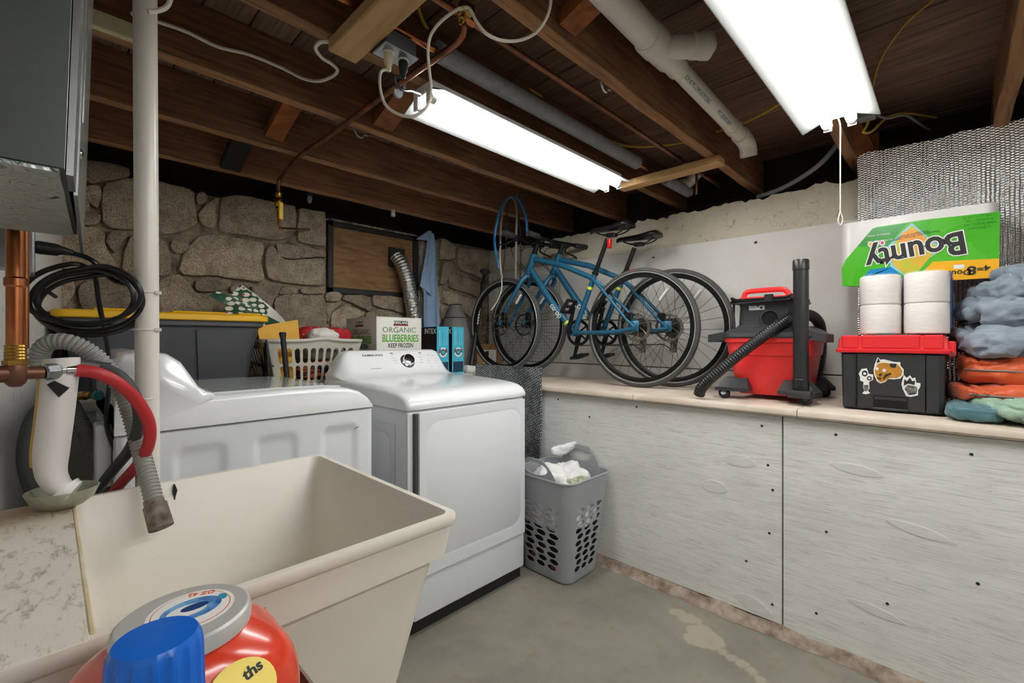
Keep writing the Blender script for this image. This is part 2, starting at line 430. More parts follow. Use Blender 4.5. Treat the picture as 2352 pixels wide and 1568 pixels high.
# --- right wall: plaster with a ragged top, boards on its face
def rw(u, v):
    y = -2.8 + u * 5.85; z = v * 2.0
    n = fb((y * 3, z * 3, 2.2))
    if v > .999: z = 1.995 + .022 * fb((y * 7, 1, 1), 1, 5) + .02 * fb((y * 30, 5, 1))
    return (XR - .012 * max(v - .85, 0) / .15 * fb((y * 12, z * 12, 4)) - .004 * n, y, z)
m = MB(); m.grid(rw, 260, 40); m.grid(lambda u, v: (XR + .25 * v, rw(u, 1)[1], rw(u, 1)[2] + .01 * v), 260, 3)
wall_right = struct(m.build('wall_right', M_plaster, smooth=60), 'rough cream plaster wall above the storage counter')
MB().bev(XR - .022, XR + .002, -1.5, 2.985, 1.025, 1.79, .002, 1).build('wall_board', M_board, wall_right)
MB().bev(XR - .035, XR + .002, -1.5, 2.985, .905, 1.018, .003, 1).build('wall_board', M_board, wall_right)
MB().bx(XR - .028, XR - .021, 2.16, 2.80, 1.04, 1.715).build('pegboard', M_peg, wall_right)
nm = mat('nail head', '#2a2724', .5, .6)
for (px, py) in ((1501, 591), (1735, 557), (1737, 556), (1358, 852)):
    p = onX(px, py, XR - .023); MB().lathe([(.006, 0), (.006, .004), (.003, .005)], 8, T4(p) @ R4(-90, 'Y')).build('nail', nm, wall_right)
MB().bx(XR + .24, XR + .3, -2.8, 3.3, 1.9, 2.34).build('sill_board', M_rim, wall_right)
MB().bx(-.6, 3.3, YB + .2, YB + .26, 1.95, 2.34).build('sill_board', M_rim, wall_back)
# --- left wall (slightly out of square) and the walls behind the camera
def lw(u, v):
    y = -2.8 + u * 5.85; x = .042 - .1046 * (3.0 - y)
    return (x + .004 * fb((y * 5, v * 10, 0)), y, v * 2.34)
struct(MB().grid(lw, 90, 40).build('wall_left', M_leftwall, smooth=60), 'white painted rough wall behind the sink')
struct(MB().bx(-1, 3.3, -2.85, -2.75, 0, 2.34).build('wall_front', M_shell))
# --- ceiling: subfloor planks, joists, bridging
ceil = struct(MB().bx(-1, 3.3, -2.8, 3.4, 2.315, 2.36).build('ceiling', M_rim), 'unfinished basement ceiling of joists and subfloor planks')
x = -.62; pm = None; first = None
while x < 3.05:
    w = .138
    if first is None:
        first = MB().bev(0, w - .004, -2.75, 3.2, 0, .025, .003, 1); o = first.build('plank', M_plank, ceil); pm = o.data
    else: o = link('plank', pm, ceil)
    o.location = (x, 0, ZS + .004 * random.random()); x += w
jm = None
for y in (2.70, 2.22, 1.735, 1.28, .815, .33, -.17, -.61, -1.08, -1.55, -2.02, -2.5):
    if jm is None:
        def jf(u, v):
            pass
        b = MB()
        rings = []
        for i in range(41):
            xx = -.62 + i * 3.62 / 40; wv = .004 * fb((xx * 2.1, 0, 3)); k = .003 * fb((xx * 6, 5, 3))
            rings.append([(xx, 0 + wv, .2), (xx, 0 + wv, .004), (xx, .003 + wv, k), (xx, .043 + wv, k), (xx, .046 + wv, .004), (xx, .046 + wv, .2)])
        b.loft(rings)
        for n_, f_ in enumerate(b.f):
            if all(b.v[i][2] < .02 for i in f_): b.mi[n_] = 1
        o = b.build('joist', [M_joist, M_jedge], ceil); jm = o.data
    else: o = link('joist', jm, ceil)
    o.location = (.25 * random.random() * 0, y, ZJ)
def bridge(px, py, ya, yb, za, zb, m, w=.038, t=.019):
    p = onY(px, py, yb); M = along((p.x, ya, za), (p.x, yb, zb)); L = (V((p.x, ya, za)) - V((p.x, yb, zb))).length
    MB().bx(-w, w, -t, t, 0, L, Matrix.Translation(V((p.x, ya, za))) @ Matrix((( V((1, 0, 0))), V((0, zb - za, -(yb - ya))).normalized() * -1, V((0, yb - ya, zb - za)).normalized())).transposed().to_4x4()).build('bridging', m, ceil)
bridge(628, 318, 1.79, 2.215, 2.26, 2.13, M_brace)
bridge(528, 380, 2.275, 2.70, 2.25, 2.10, M_black, .045)
bridge(878, 268, 1.33, 1.735, 2.27, 2.115, M_brace, .045)
bridge(1300, 30, .38, .81, 2.26, 2.12, M_brace)
bridge(700, 10, 1.0, 1.26, 2.12, 2.25, M_brace, .06)
# --- right storage counter
ctr = thing('storage_counter', 'long built-in counter with whitewashed plywood front and cream top slabs', 'counter', (2.4, .6, 0))
XC = 2.055
def slab(y0, y1):
    prof = [(XR - .03, .89), (XR - .03, .925), (XC + .012, .925), (XC + .004, .922), (XC, .914), (XC, .9), (XC + .006, .892), (XC + .014, .89)]
    MB().loft([[(a, y, b) for a, b in prof] for y in (y0, y1)]).build('slab', M_slab, ctr, world=True)
slab(.4395, 1.1515); slab(1.1545, 2.335); slab(-1.4, .4365)
pl = MB().bx(2.09, 2.108, .4985, 2.32, .035, .885).build('panel', M_ply_white, ctr, world=True)
pr_ = MB().bx(2.088, 2.106, -1.4, .4925, .012, .885).build('panel', M_ply_white, ctr, world=True)
MB().bx(2.135, 2.18, -1.4, 2.32, .02, .895).build('frame_board', M_gap, ctr, world=True)
M_patch = mat('filled patch', '#e4e4e0', .75, col2='#d3d3cf', ns=9, st=(4, 1, 30), bump=.2)
M_nailhole = mat('dark nail hole', '#2b2a2a', .6)
for (px, py, w, h, an) in ((1697, 1058, 62, 26, 0), (1640, 1117, 52, 28, 0), (1965, 1078, 86, 22, -14), (2108, 1218, 100, 24, -22), (1728, 1386, 68, 30, -25), (2010, 1402, 92, 20, -20)):
    p = onX(px, py, 2.0895 if px < 1800 else 2.0875); d = p.x * S + p.y * C; k = d / F
    q = []
    for i in range(20):
        a = 2 * pi * i / 20; uu = cos(a) * w / 2 * k * 1.15; vv = math.copysign(abs(sin(a)) ** 1.4, sin(a)) * h / 2 * k
        q.append((uu * cos(rad(an * .4)) - vv * sin(rad(an * .4)), uu * sin(rad(an * .4)) + vv * cos(rad(an * .4))))
    MB().prism(q, -.001, .0014, frame(p, (0, -1, 0), (0, 0, 1))).build('patch', M_patch, pl if px < 1800 else pr_, world=True)
for (px, py) in ((1750, 978), (1764, 1068), (1775, 1125), (1767, 1224), (1714, 1288), (1774, 1388), (1920, 998), (2231, 1043), (1898, 1221), (2246, 1340), (1875, 1408), (1354, 957), (1282, 917), (1462, 934), (2038, 1386)):
    p = onX(px, py, 2.0895 if px < 1800 else 2.0875)
    MB().lathe([(.0052, -.001), (.0052, .0008)], 8, T4(p) @ R4(-90, 'Y')).build('nail', M_nailhole, pl if px < 1800 else pr_, world=True)
def curb(u, v):
    y = -1.4 + u * 3.7; n = fb((y * 9, v * 3, 2), 1, 5); e = .016 * fb((y * 5, 2, 6), 1, 5)
    return (2.035 + e + v * .14, y, (.002 + .03 * min(v * 3, 1) + .008 * n) if v > .01 else .001)
MB().grid(curb, 220, 8).build('concrete_curb', M_curb, ctr, world=True, smooth=60)
# --- pale masonry ledge along the stone wall
ld = MB().bev(-.03, XR - .03, 2.345, YB + .02, .925, .965, .006, 2).bx(-.03, XR - .03, 2.36, YB + .02, 0, .93)
ledge = tag(ld.build('wall_ledge', M_ledge), 'pale painted ledge running along the stone wall behind the machines', 'ledge')
# --- foil insulation
def foil(u, v):
    y = .327 - 1.6 * u; z = .93 + 1.16 * v
    return (XR - .05 + .012 * fb((y * 5, z * 4, 7), 1, 4) + .006 * fb((y * 18, z * 9, 2)), y + .006 * fb((z * 9, 3, 1)) * (u < .001), z + .01 * fb((y * 9, 1, 8)) * (v > .99))
m = MB().grid(foil, 120, 80); m.grid(lambda u, v: (foil(u, 1)[0] + .012 * v, foil(u, 1)[1], foil(u, 1)[2]), 120, 1)
tag(m.build('foil_insulation', M_foil, smooth=70), 'crinkled silver bubble foil insulation sheet covering the right wall', 'insulation')
# ================================================================ LIGHT FIXTURES
M_white = mat('white enamel', '#e9e9e6', .35)
M_refl_w = mat('reflector enamel', '#a9abaa', .4)
M_tube = NT('glowing tube').fin('#ffffff', .5, Emission_Color=(.985, .99, .965, 1), Emission_Strength=TUBE)
M_cap = mat('tube cap', '#cfcfca', .4, .6)
def fixture(name, label, x0, x1, yc, z):
    """two-tube strip light, lower lip of the reflector at height z"""
    t = thing(name, label, 'light', ((x0 + x1) / 2, yc, z + .06), group='fluorescent strip lights')
    sec = [(-.122, 0), (-.118, .0), (-.062, .024), (-.054, .028), (.054, .028), (.062, .024), (.118, .0), (.122, 0), (.064, .030), (.056, .032), (-.056, .032), (-.064, .030)]
    MB().loft([[(x, yc + a, z + b) for a, b in sec] for x in (x0, x1)], False, False).build('reflector', M_refl_w, t, world=True)
    MB().bev(x0 - .002, x1 + .002, yc - .054, yc + .054, z + .0325, ZJ - .0005, .002, 1).build('housing', M_white, t, world=True)
    for s in (-.038, .038):
        tb = MB(); cyl(tb, (x0 + .02, yc + s, z + .006), (x1 - .02, yc + s, z + .006), .0165, 16)
        o = tb.build('tube', M_tube, t, world=True)
        for (a, b) in ((x0 + .002, x0 + .022), (x1 - .022, x1 - .002)):
            c = MB(); cyl(c, (a, yc + s, z + .006), (b, yc + s, z + .006), .0172, 16); c.build('end_cap', M_cap, o, world=True)
        for xx in (x0 - .004, x1 - .004):
            MB().bev(xx, xx + .008, yc + s - .014, yc + s + .014, z - .014, z + .05, .002, 1).build('socket', M_white, t, world=True)
    return t
fx1 = fixture('strip_light', 'two-tube strip light in the middle of the ceiling beside the pale wood batten', .9, 2.12, 1.31, 2.018)
fx2 = fixture('strip_light', 'large near strip light with pull cord at top right', .88, 2.10, .306, 2.016)
fx3 = fixture('strip_light', 'added fill strip light over the aisle just behind the viewpoint', .3, 1.52, -.73, 2.018)  # unseen fixture, added to brighten surfaces facing the viewpoint
fx4 = fixture('strip_light', 'farthest added fill strip light at the end of the aisle behind the viewpoint', .3, 1.52, -1.9, 2.018)  # second unseen fixture, added as fill from behind the viewpoint
# ================================================================ CEILING: TIMBER, PIPES, CABLES
M_cop = mat('aged copper', '#9a6245', .38, .9, col2='#5e4436', ns=14)
M_cop2 = mat('bright copper', '#c07a4e', .28, 1., col2='#a05f3c', ns=9)
M_brass = mat('brass', '#b08a45', .3, 1., col2='#8c6a30', ns=20)
M_foam = mat('grey pipe foam', '#85868a', .85, col2='#75767a', ns=30, bump=.2, bs=200)
M_pvc = mat('white pvc', '#d9d5ca', .35, col2='#cdc8bb', ns=3)
M_galv = mat('galvanised steel', '#a9adb0', .35, .9, col2='#8e9396', ns=18)
M_yel = mat('yellow cable', '#c2a02c', .5)
M_wcab = mat('white cable', '#cfc9ba', .5)
M_bcab = mat('black cable', '#141415', .35)
M_gcab = mat('grey cable', '#8d9094', .5)
tag(MB().bev(.567, .655, -.9, 1.305, 2.041, 2.079, .004, 1).build('pine_batten', M_pine), 'pale pine batten screwed under the joists at top centre', 'batten')
cb = thing('pine_crosspiece', 'short pale pine crosspiece nailed between joists beyond the middle light', 'batten', (2.25, 1.06, 2.04))
MB().bev(2.215, 2.287, .79, 1.34, 2.041, 2.079, .003, 1).build('board', M_pine, cb, world=True)
for y in (1.155, .985):
    MB().tube(spline([(2.21, y - .025, 2.082), (2.205, y - .02, 2.1), (2.205, y, 2.118), (2.205, y + .02, 2.1), (2.21, y + .025, 2.082)], 4), .006, 6).build('pipe_clamp', M_blk if 'M_blk' in globals() else M_black, cb, world=True)
p0 = onY(196, 40, 1.728); p1 = onY(330, 95, 1.728)
tag(MB().bev(-.02, p1.x, 1.712, 1.733, 2.075, 2.125, .003, 1).build('painted_cleat', mat('yellowed white paint', '#cfc9a6', .6, col2='#bdb592', ns=8)), 'yellowed white cleat on a joist beside the white pipe', 'cleat')
# outlet box under the batten
ob = thing('outlet_box', 'galvanised outlet box with two plugs hanging beside the pine batten', 'outlet', (.707, 1.165, 2.08))
MB().bev(.657, .757, 1.132, 1.198, 2.034, 2.079, .003, 1).build('box', mat('dull grey steel', '#6f7274', .5, .6), ob, world=True)
MB().bev(.652, .763, 1.128, 1.202, 2.028, 2.033, .002, 1).build('cover_plate', M_galv, ob, world=True)
for x in (.683, .732):
    MB().lathe([(.0165, 0), (.0165, -.003), (.014, -.004)], 20, T4((x, 1.165, 2.029))).build('receptacle', M_wcab, ob, world=True)
def cord(name, label, pts, r, m, plug=None, pm=None, n=8, cat='cord', group=None):
    pts = [V(p) for p in pts]; q = spline(pts, n)
    if plug is None:
        return tag(MB().tube(q, r, 8).build(name, m), label, cat, group)
    t = thing(name, label, cat, pts[0], group=group)
    MB().tube(q, r, 8).build('cable', m, t, world=True)
    MB().lathe([(.013, 0), (.0145, .006), (.012, .026), (.0085, .036), (.0075, .046), (r, .05)], 14, along(plug[0], plug[1])).build('plug', pm or m, t, world=True)
    return t
pa = V((.683, 1.165, 2.024))
cord('white_power_cord', 'white appliance cord plugged into the ceiling outlet and looping below the light', [pa + V((0, 0, -.045)), P(875, 165, 1.29), P(873, 200, 1.28), P(885, 240, 1.27), P(915, 262, 1.26), P(950, 267, 1.25), P(980, 245, 1.25), P(990, 205, 1.25), P(986, 160, 1.24), P(983, 115, 1.22), P(990, 80, 1.2), P(1012, 50, 1.18), P(1045, 25, 1.17), P(1062, 18, 1.165), P(1078, 20, 1.165), P(1095, 50, 1.17), P(1118, 78, 1.18), P(1155, 93, 1.2), P(1195, 92, 1.21), P(1232, 74, 1.2), P(1258, 35, 1.18), P(1266, -10, 1.16), P(1262, -60, 1.13)], .0042, M_wcab, (pa, pa + V((0, 0, -.05))), mat('translucent plug', '#cdbfa2', .4))
pb = V((.732, 1.165, 2.024))
cord('black_power_cord', 'short black cord from the ceiling outlet to the middle strip light', [pb + V((0, 0, -.045)), P(907, 178, 1.33), P(912, 196, 1.34), P(928, 207, 1.37), P(945, 208, 1.42), V((.896, 1.315, 2.05))], .0045, M_bcab, (pb, pb + V((0, 0, -.05))), M_blk if 'M_blk' in globals() else M_black)
cord('white_cable', 'white cable draped along a joist from the white pipe to the batten', [onY(300, 30, 1.70), onY(357, 48, 1.70), onY(428, 73, 1.70), onY(500, 107, 1.70), onY(571, 125, 1.70), onY(643, 154, 1.69), onY(696, 180, 1.66), onY(732, 186, 1.6), onY(764, 175, 1.53), onY(775, 161, 1.48), onY(761, 146, 1.43), onY(739, 132, 1.39), onY(725, 111, 1.36), onY(736, 97, 1.33), onY(757, 96, 1.31)], .0055, M_wcab, cat='cable')
cord('white_cable', 'small white cable loop above the white pipe at top left', [onY(340, 26, 1.25), onY(362, 25, 1.25), onY(383, 15, 1.25), onY(392, -8, 1.25), onY(390, -40, 1.25)], .005, M_wcab, cat='cable')
# insulated heating pipe
ip = thing('insulated_pipe', 'copper pipe in grey foam sleeve running beside the middle strip light', 'pipe', (1.4, 1.15, 2.1))
cyl(MB(), (0, 0, 0), (1, 0, 0), .1)
b = MB(); cyl(b, (.3, 1.15, 2.1), (2.78, 1.15, 2.1), .0111, 12); b.build('copper_pipe', M_cop2, ip, world=True)
b = MB(); cyl(b, (.84, 1.15, 2.1), (2.09, 1.15, 2.1), .031, 20); b.build('foam_sleeve', M_foam, ip, world=True)
b = MB(); cyl(b, (2.40, 1.15, 2.1), (2.72, 1.15, 2.1), .031, 20); b.build('foam_sleeve', M_foam, ip, world=True)
# copper gas / water line with branch to the yellow valve
cl = thing('copper_line', 'aged copper line with branch to yellow-handled valve on stone wall', 'pipe', (.82, .95, 2.06))
a0 = V((.815, .96, 2.062))
b = MB(); b.tube([(.3, .98, 2.105), (.80, .98, 2.105), (2.75, .98, 2.105)], .0105, 12); b.build('main_run', M_cop, cl, world=True)
e1 = onZ(690, 357, 2.055); v0 = onZ(640, 412, 2.05); vb = P(638, 520, v0.x * S + v0.y * C)
b = MB(); b.tube(spline([V((.80, .98, 2.10)), a0 + V((.0, .05, -.01)), (.82, 1.3, 2.06), (.823, 1.9, 2.06), e1, v0 + V((0, -.05, 0)), v0 + V((0, -.01, -.005)), v0 + V((0, .004, -.03)), V((v0.x, v0.y + .004, 1.97))], 5), .0105, 12); b.build('branch', M_cop, cl, world=True)
vx = V((v0.x, v0.y + .004, 0))
MB().lathe([(.0105, 1.985), (.017, 1.98), (.017, 1.962), (.013, 1.955), (.02, 1.945), (.02, 1.915), (.013, 1.905), (.016, 1.895), (.009, 1.885)], 14, T4(vx)).build('valve', M_brass, cl, world=True)
MB().bev(vx.x - .008, vx.x + .014, vx.y - .034, vx.y - .022, 1.835, 1.925, .003, 1).build('valve_handle', mat('yellow handle', '#d9b500', .4), cl, world=True)
end = onY(712, 527, 2.99)
b = MB(); b.tube(spline([V((vx.x, vx.y, 1.9)), V((vx.x, vx.y, vb.z + .03)), V((vx.x + .008, vx.y + .004, vb.z)), V((vx.x + .05, vx.y + .06, vb.z + .01)), end], 6), .007, 10); b.build('riser', M_cop2, cl, world=True)
b = MB(); cyl(b, (.785, .98, 2.105), (.845, .98, 2.105), .0135, 12); b.build('tee', M_cop2, cl, world=True)
b = MB(); b.tube([(.83, 1.35, 2.042), (.83, 1.36, 2.042)], .0165, 14); b.bx(.838, .85, 1.335, 1.375, 2.05, 2.079); b.build('clamp', M_gcab, cl, world=True, kind='stuff')
b = MB(); b.tube([(2.42, .98, 2.105), (2.42, .98, 1.98)], .007, 10); b.build('drop', M_cop, cl, world=True)
bc = P(1072, 18, 1.18)
bcl = thing('pipe_clamp', 'brass grounding clamp with thumb screw on the copper line at top centre', 'clamp', bc)
MB().bev(bc.x - .022, bc.x + .022, bc.y - .012, bc.y + .012, bc.z - .014, bc.z + .012, .004, 1).build('jaw', M_brass, bcl, world=True)
MB().lathe([(.006, 0), (.006, .02), (.009, .022), (.009, .03), (.004, .032), (.003, .05)], 10, along(P(1065, 30, 1.17), P(1058, 55, 1.15))).build('screw', M_brass, bcl, world=True)
# pvc drain
pv = thing('pvc_drain', 'white PVC drain pipe with capped clean-out between the ceiling joists', 'pipe', (1.5, .68, 2.15))
A, B_ = V((.2, .68, 2.19)), V((2.27, .68, 2.112))
ax = (B_ - A).normalized(); pt = lambda x: A + ax * ((x - A.x) / ax.x)
b = MB(); cyl(b, pt(.2), pt(1.34), .044, 24); b.build('large_pipe', M_pvc, pv, world=True)
b = MB(); b.tube([pt(1.3), pt(1.31), pt(1.36), pt(1.37), pt(1.45), pt(1.47), pt(1.52), pt(1.53)], [.046, .05, .05, .047, .044, .037, .037, .034], 24); b.build('wye_fitting', M_pvc, pv, world=True)
b = MB(); c0, c1 = pt(1.37) + V((0, 0, -.005)), pt(1.37) + V((.13, -.12, .01)); dv = (c1 - c0)
b.tube([c0, c0 + dv * .62, c0 + dv * .63, c0 + dv * .8], [.036, .036, .04, .04], 24); b.build('cleanout_branch', M_pvc, pv, world=True)
b = MB(); b.tube([c0 + dv * .8, c0 + dv * .82, c0 + dv * .96, c0 + dv * .97, c0 + dv * 1.05], [.041, .043, .043, .022, .022], 16); b.build('cleanout_plug', M_pvc, pv, world=True)
b = MB(); cyl(b, pt(1.5), pt(2.16), .0305, 24); b.build('run', M_pvc, pv, world=True)
b = MB(); b.tube([pt(2.05), pt(2.052), pt(2.09), pt(2.092)], [.031, .034, .034, .031], 24); b.build('coupling', M_pvc, pv, world=True)
b = MB(); b.tube(spline([pt(2.15), pt(2.2), pt(2.24) + V((0, 0, -.004)), pt(2.268) + V((0, 0, -.02)), pt(2.28) + V((0, 0, -.055))], 5), .0365, 24); b.build('elbow', M_pvc, pv, world=True)
M_blue = mat('blue print', '#3f7f9c', .6)
nrm = V((-.25, -.55, -.8)).normalized()
for (xx, s) in ((1.66, 'SCH 40 PVC-DWV ASTM D2665'), (1.92, 'PVC 1120 NSF DWV')):
    yv = nrm.cross(ax); txt(s, .02, M_blue, pv, frame(pt(xx) + nrm * .0308, ax, yv * (1 if yv.z > 0 else 1)), world=True, sx=.8, ext=.0008)
tag(MB().tube(spline([P(1562, 425, 2.7), P(1580, 420, 2.7), P(1592, 408, 2.68), P(1606, 392, 2.62)], 5), .032, 16).build('pvc_elbow', M_pvc), 'white PVC elbow in the dark beyond the pine crosspiece', 'pipe')
# yellow cables
zc = 2.262
cord('yellow_cable', 'yellow cable stapled above the insulated pipe', [onZ(960, 15, zc), onZ(975, 55, zc), onZ(1000, 85, zc), onZ(1060, 130, zc), onZ(1175, 192, zc), onZ(1225, 210, zc), onZ(1290, 258, zc), onZ(1330, 282, zc), onZ(1360, 297, zc)], .006, M_yel, cat='cable')
cord('yellow_cable', 'yellow cable crossing below the drain pipe between joists', [onZ(1395, 322, 2.2), onZ(1440, 335, 2.2), onZ(1500, 336, 2.2), onZ(1580, 325, 2.2), onZ(1645, 303, 2.2), onZ(1700, 285, 2.19), onZ(1750, 262, 2.2), onZ(1795, 235, 2.22)], .006, M_yel, cat='cable')
cord('yellow_cable', 'thin yellow cable on the ceiling right of the near light', [onZ(2190, -40, zc), onZ(2140, 2, zc), onZ(2085, 50, zc), onZ(2045, 100, zc), onZ(2020, 145, zc), onZ(2008, 185, zc), onZ(2000, 230, 2.2)], .0035, M_yel, cat='cable')
# junction box behind the near light, brace, block, conduit
jb = P(1990, 258, 1.92)
j = thing('junction_box', 'grey ceiling junction box with yellow cable behind the near strip light', 'junction box', jb)
MB().bev(jb.x - .03, jb.x + .03, jb.y - .03, jb.y + .03, jb.z - .03, jb.z + .025, .004, 1).build('box', M_gcab, j, world=True)
MB().tube(spline([P(1996, 270, 1.92), P(1990, 290, 1.92), P(1982, 303, 1.92), P(2002, 302, 1.94), P(2035, 272, 1.98), P(2080, 260, 2.05), P(2150, 270, 2.12)], 6), .005, 8).build('cable', M_yel, j, world=True)
MB().tube(spline([P(2015, 265, 1.94), P(2040, 272, 1.98), P(2080, 265, 2.0), P(2120, 290, 2.1), P(2135, 297, 2.14)], 6), .005, 8).build('cable', M_gcab, j, world=True)
br0, br1 = P(1938, 270, 2.1), P(1985, 362, 2.2)
tag(MB().bx(-.02, .02, -.045, .045, 0, (br1 - br0).length, along(br0, br1)).build('wood_brace', M_brace), 'slanting wooden brace under the near light against the foil', 'brace')
q = P(2007, 335, 2.2)
tag(MB().bev(q.x - .02, q.x + .02, q.y - .02, q.y + .02, 2.06, 2.2, .002, 1).build('wood_block', M_brace), 'short upright wood block above the foil insulation edge', 'block')
cord('grey_conduit', 'grey conduit curving from the ceiling to the plaster wall top', [P(1945, 270, 2.15), P(1938, 300, 2.2), P(1920, 335, 2.25), P(1885, 375, 2.3), P(1840, 408, 2.4), P(1790, 435, 2.5), P(1740, 452, 2.62)], .0125, M_gcab, cat='conduit')
# pull cord with loop
pl0 = V((2.06, .306, 2.03)); dd = pl0.x * S + pl0.y * C
pc = [pl0] + [P(1930, y, dd) for y in (290, 340, 400, 450, 470, 485)] + [P(1934, 496, dd), P(1935, 508, dd), P(1930, 517, dd), P(1925, 508, dd), P(1927, 496, dd), P(1930, 485, dd)]
cord('pull_cord', 'white pull cord with looped end hanging from the near strip light', pc, .0022, mat('string', '#d6c7b4', .8), cat='cord')
# hooks, knob
for (px, py, Y, lab) in ((828, 300, 1.775, 'thin metal pipe strap hanging under a joist left of the middle light'), (1390, 186, .85, 'thin metal pipe strap hanging under a joist above the middle light')):
    h = onY(px, py, Y)
    tag(MB().tube(spline([V((h.x - .028, Y, ZJ - .002)), V((h.x - .026, Y, ZJ - .012)), V((h.x - .012, Y, ZJ - .03)), V((h.x + .006, Y, ZJ - .032)), V((h.x + .016, Y, ZJ - .018)), V((h.x + .032, Y, ZJ - .016))], 4), .0035, 6).build('pipe_strap', M_galv), lab, 'strap')
h = onY(903, 492, 2.72)
tag(MB().lathe([(.006, .04), (.013, .035), (.013, .012), (.015, .01), (.015, -.01), (.012, -.015)], 14, T4(h)).build('porcelain_knob', mat('porcelain', '#cfccc0', .3)), 'white porcelain knob under the joist above the boarded window', 'knob')
h = onY(711, 455, 2.80)
gl = thing('lamp_socket', 'old socket with clear bulb under the joist above the yellow valve', 'socket', h)
MB().lathe([(.012, .06), (.02, .05), (.02, .02), (.013, .012)], 14, T4(h)).build('socket', M_blk if 'M_blk' in globals() else M_black, gl, world=True)
MB().lathe([(.01, .014), (.016, .0), (.015, -.015), (.008, -.03), (.002, -.032)], 14, T4(h)).build('bulb', mat('dusty glass', '#aab0aa', .15, Transmission_Weight=.6), gl, world=True)
# ================================================================ WASHER, DRYER, SINK
M_appl = mat('white appliance paint', '#dcdee2', .28, coat=.35)
M_appl2 = mat('glossy white plastic', '#e2e3e4', .18, coat=.5)
M_blk = mat('black plastic', '#1a1a1b', .45)
M_print = mat('dark print', '#3a3c3e', .6)
M_gprint = mat('grey print', '#8b8d8f', .6)
M_chrome = mat('chrome', '#dcdde0', .12, 1.)
def sstep(a, b, x):
    t = max(0, min(1, (x - a) / (b - a))); return t * t * (3 - 2 * t)
def rectmask(x, z, x0, x1, z0, z1, r, e):
    cx, cz = (x0 + x1) / 2, (z0 + z1) / 2; hx, hz = (x1 - x0) / 2 - r, (z1 - z0) / 2 - r
    dx, dz = max(abs(x - cx) - hx, 0), max(abs(z - cz) - hz, 0)
    return 1 - sstep(r - e, r + e, hypot(dx, dz)) if hypot(dx, dz) > 0 else 1
WX0, WX1, WY0, WY1 = .12, .872, 1.60, 2.286
w = thing('washing_machine', 'white top-loading washer with embossed side panel beside the utility sink', 'washing machine', ((WX0 + WX1) / 2, (WY0 + WY1) / 2, 0))
MB().bev(WX0, WX1, WY0 + .012, WY1, .025, .94, .012, 3).build('cabinet', M_appl, w, world=True)
def wside(u, v):
    x = WX0 + .004 + u * (WX1 - WX0 - .008); z = .03 + v * .905; k = 0
    for (a, b) in ((.255, .375), (.465, .585), (.68, .80)): k = max(k, rectmask(x, z, a, b, .2, .878, .022, .014))
    e = max(0, .012 - min(u * .75, (1 - u) * .75)) * .5
    return (x, WY0 + .009 * k + e, z)
MB().grid(wside, 150, 90).build('side_panel', M_appl, w, world=True, smooth=80)
prof = [(WX0, .942), (WX0, 1.02), (.3, 1.03), (.55, 1.031), (.70, 1.028), (.775, 1.020), (.82, 1.005), (.85, .982), (.866, .958), (WX1, .942)]
def inset(pf, k, cx, cz):
    return [(x + (cx - x) * k, z + (cz - z) * k if z > .95 else z) for x, z in pf]
R = []
for (y, k) in ((WY0, .085), (WY0 + .002, .05), (WY0 + .006, .028), (WY0 + .013, .01), (WY0 + .022, 0), (WY1 - .022, 0), (WY1 - .01, .01), (WY1 - .002, .05)):
    R.append([(x, y, .942 + (z - .942) * (1 - k * 2.2)) for x, z in prof])
MB().loft(R).build('top_panel', M_appl2, w, world=True, smooth=50)
M_lid = mat('grey glass lid', '#c9cfcd', .1, coat=.6)
MB().loft([[(x, y, z + .0025) for x, z in ((.36, 1.0325), (.55, 1.0335), (.70, 1.0305), (.768, 1.0235), (.768, 1.02), (.55, 1.029), (.36, 1.028))] for y in (WY0 + .06, WY1 - .06)]).build('lid', M_lid, w, world=True)
cp = [(WX0, .96), (WX0, 1.14), (WX0 + .02, 1.162), (.19, 1.168), (.235, 1.16), (.268, 1.135), (.292, 1.095), (.312, 1.06), (.333, 1.044), (.352, 1.038), (.356, 1.03), (.352, 1.018), (.32, 1.008), (.22, .975)]
R = []
for (y, k) in ((WY0 - .001, .10), (WY0 + .004, .05), (WY0 + .012, .02), (WY0 + .024, 0), (WY1 - .024, 0), (WY1 - .008, .03), (WY1, .09)):
    R.append([(x + (.2 - x) * k * (.8 if z > 1.0 else 0), y, z - (z - 1.03) * k * (1 if z > 1.03 else 0)) for x, z in cp])
MB().loft(R).build('console', M_appl2, w, world=True, smooth=60)
MB().bx(WX0 + .02, WX1 - .02, WY0 + .03, WY1 - .02, 0, .03).build('base', M_blk, w, world=True)
MB().tube([onY(815, 984, WY0 - .0006), onY(824, 979, WY0 - .0006)], .0012, 5).build('scuff', M_print, w, world=True)
# back of the washer towards the wall: ribs and hose inlets
MB().bev(.085, .118, 1.64, 1.72, .80, .97, .004, 1).bev(.09, .118, 1.75, 1.85, .7, .9, .004, 1).build('inlet_block', mat('translucent white plastic', '#d6d9d8', .3), w, world=True)
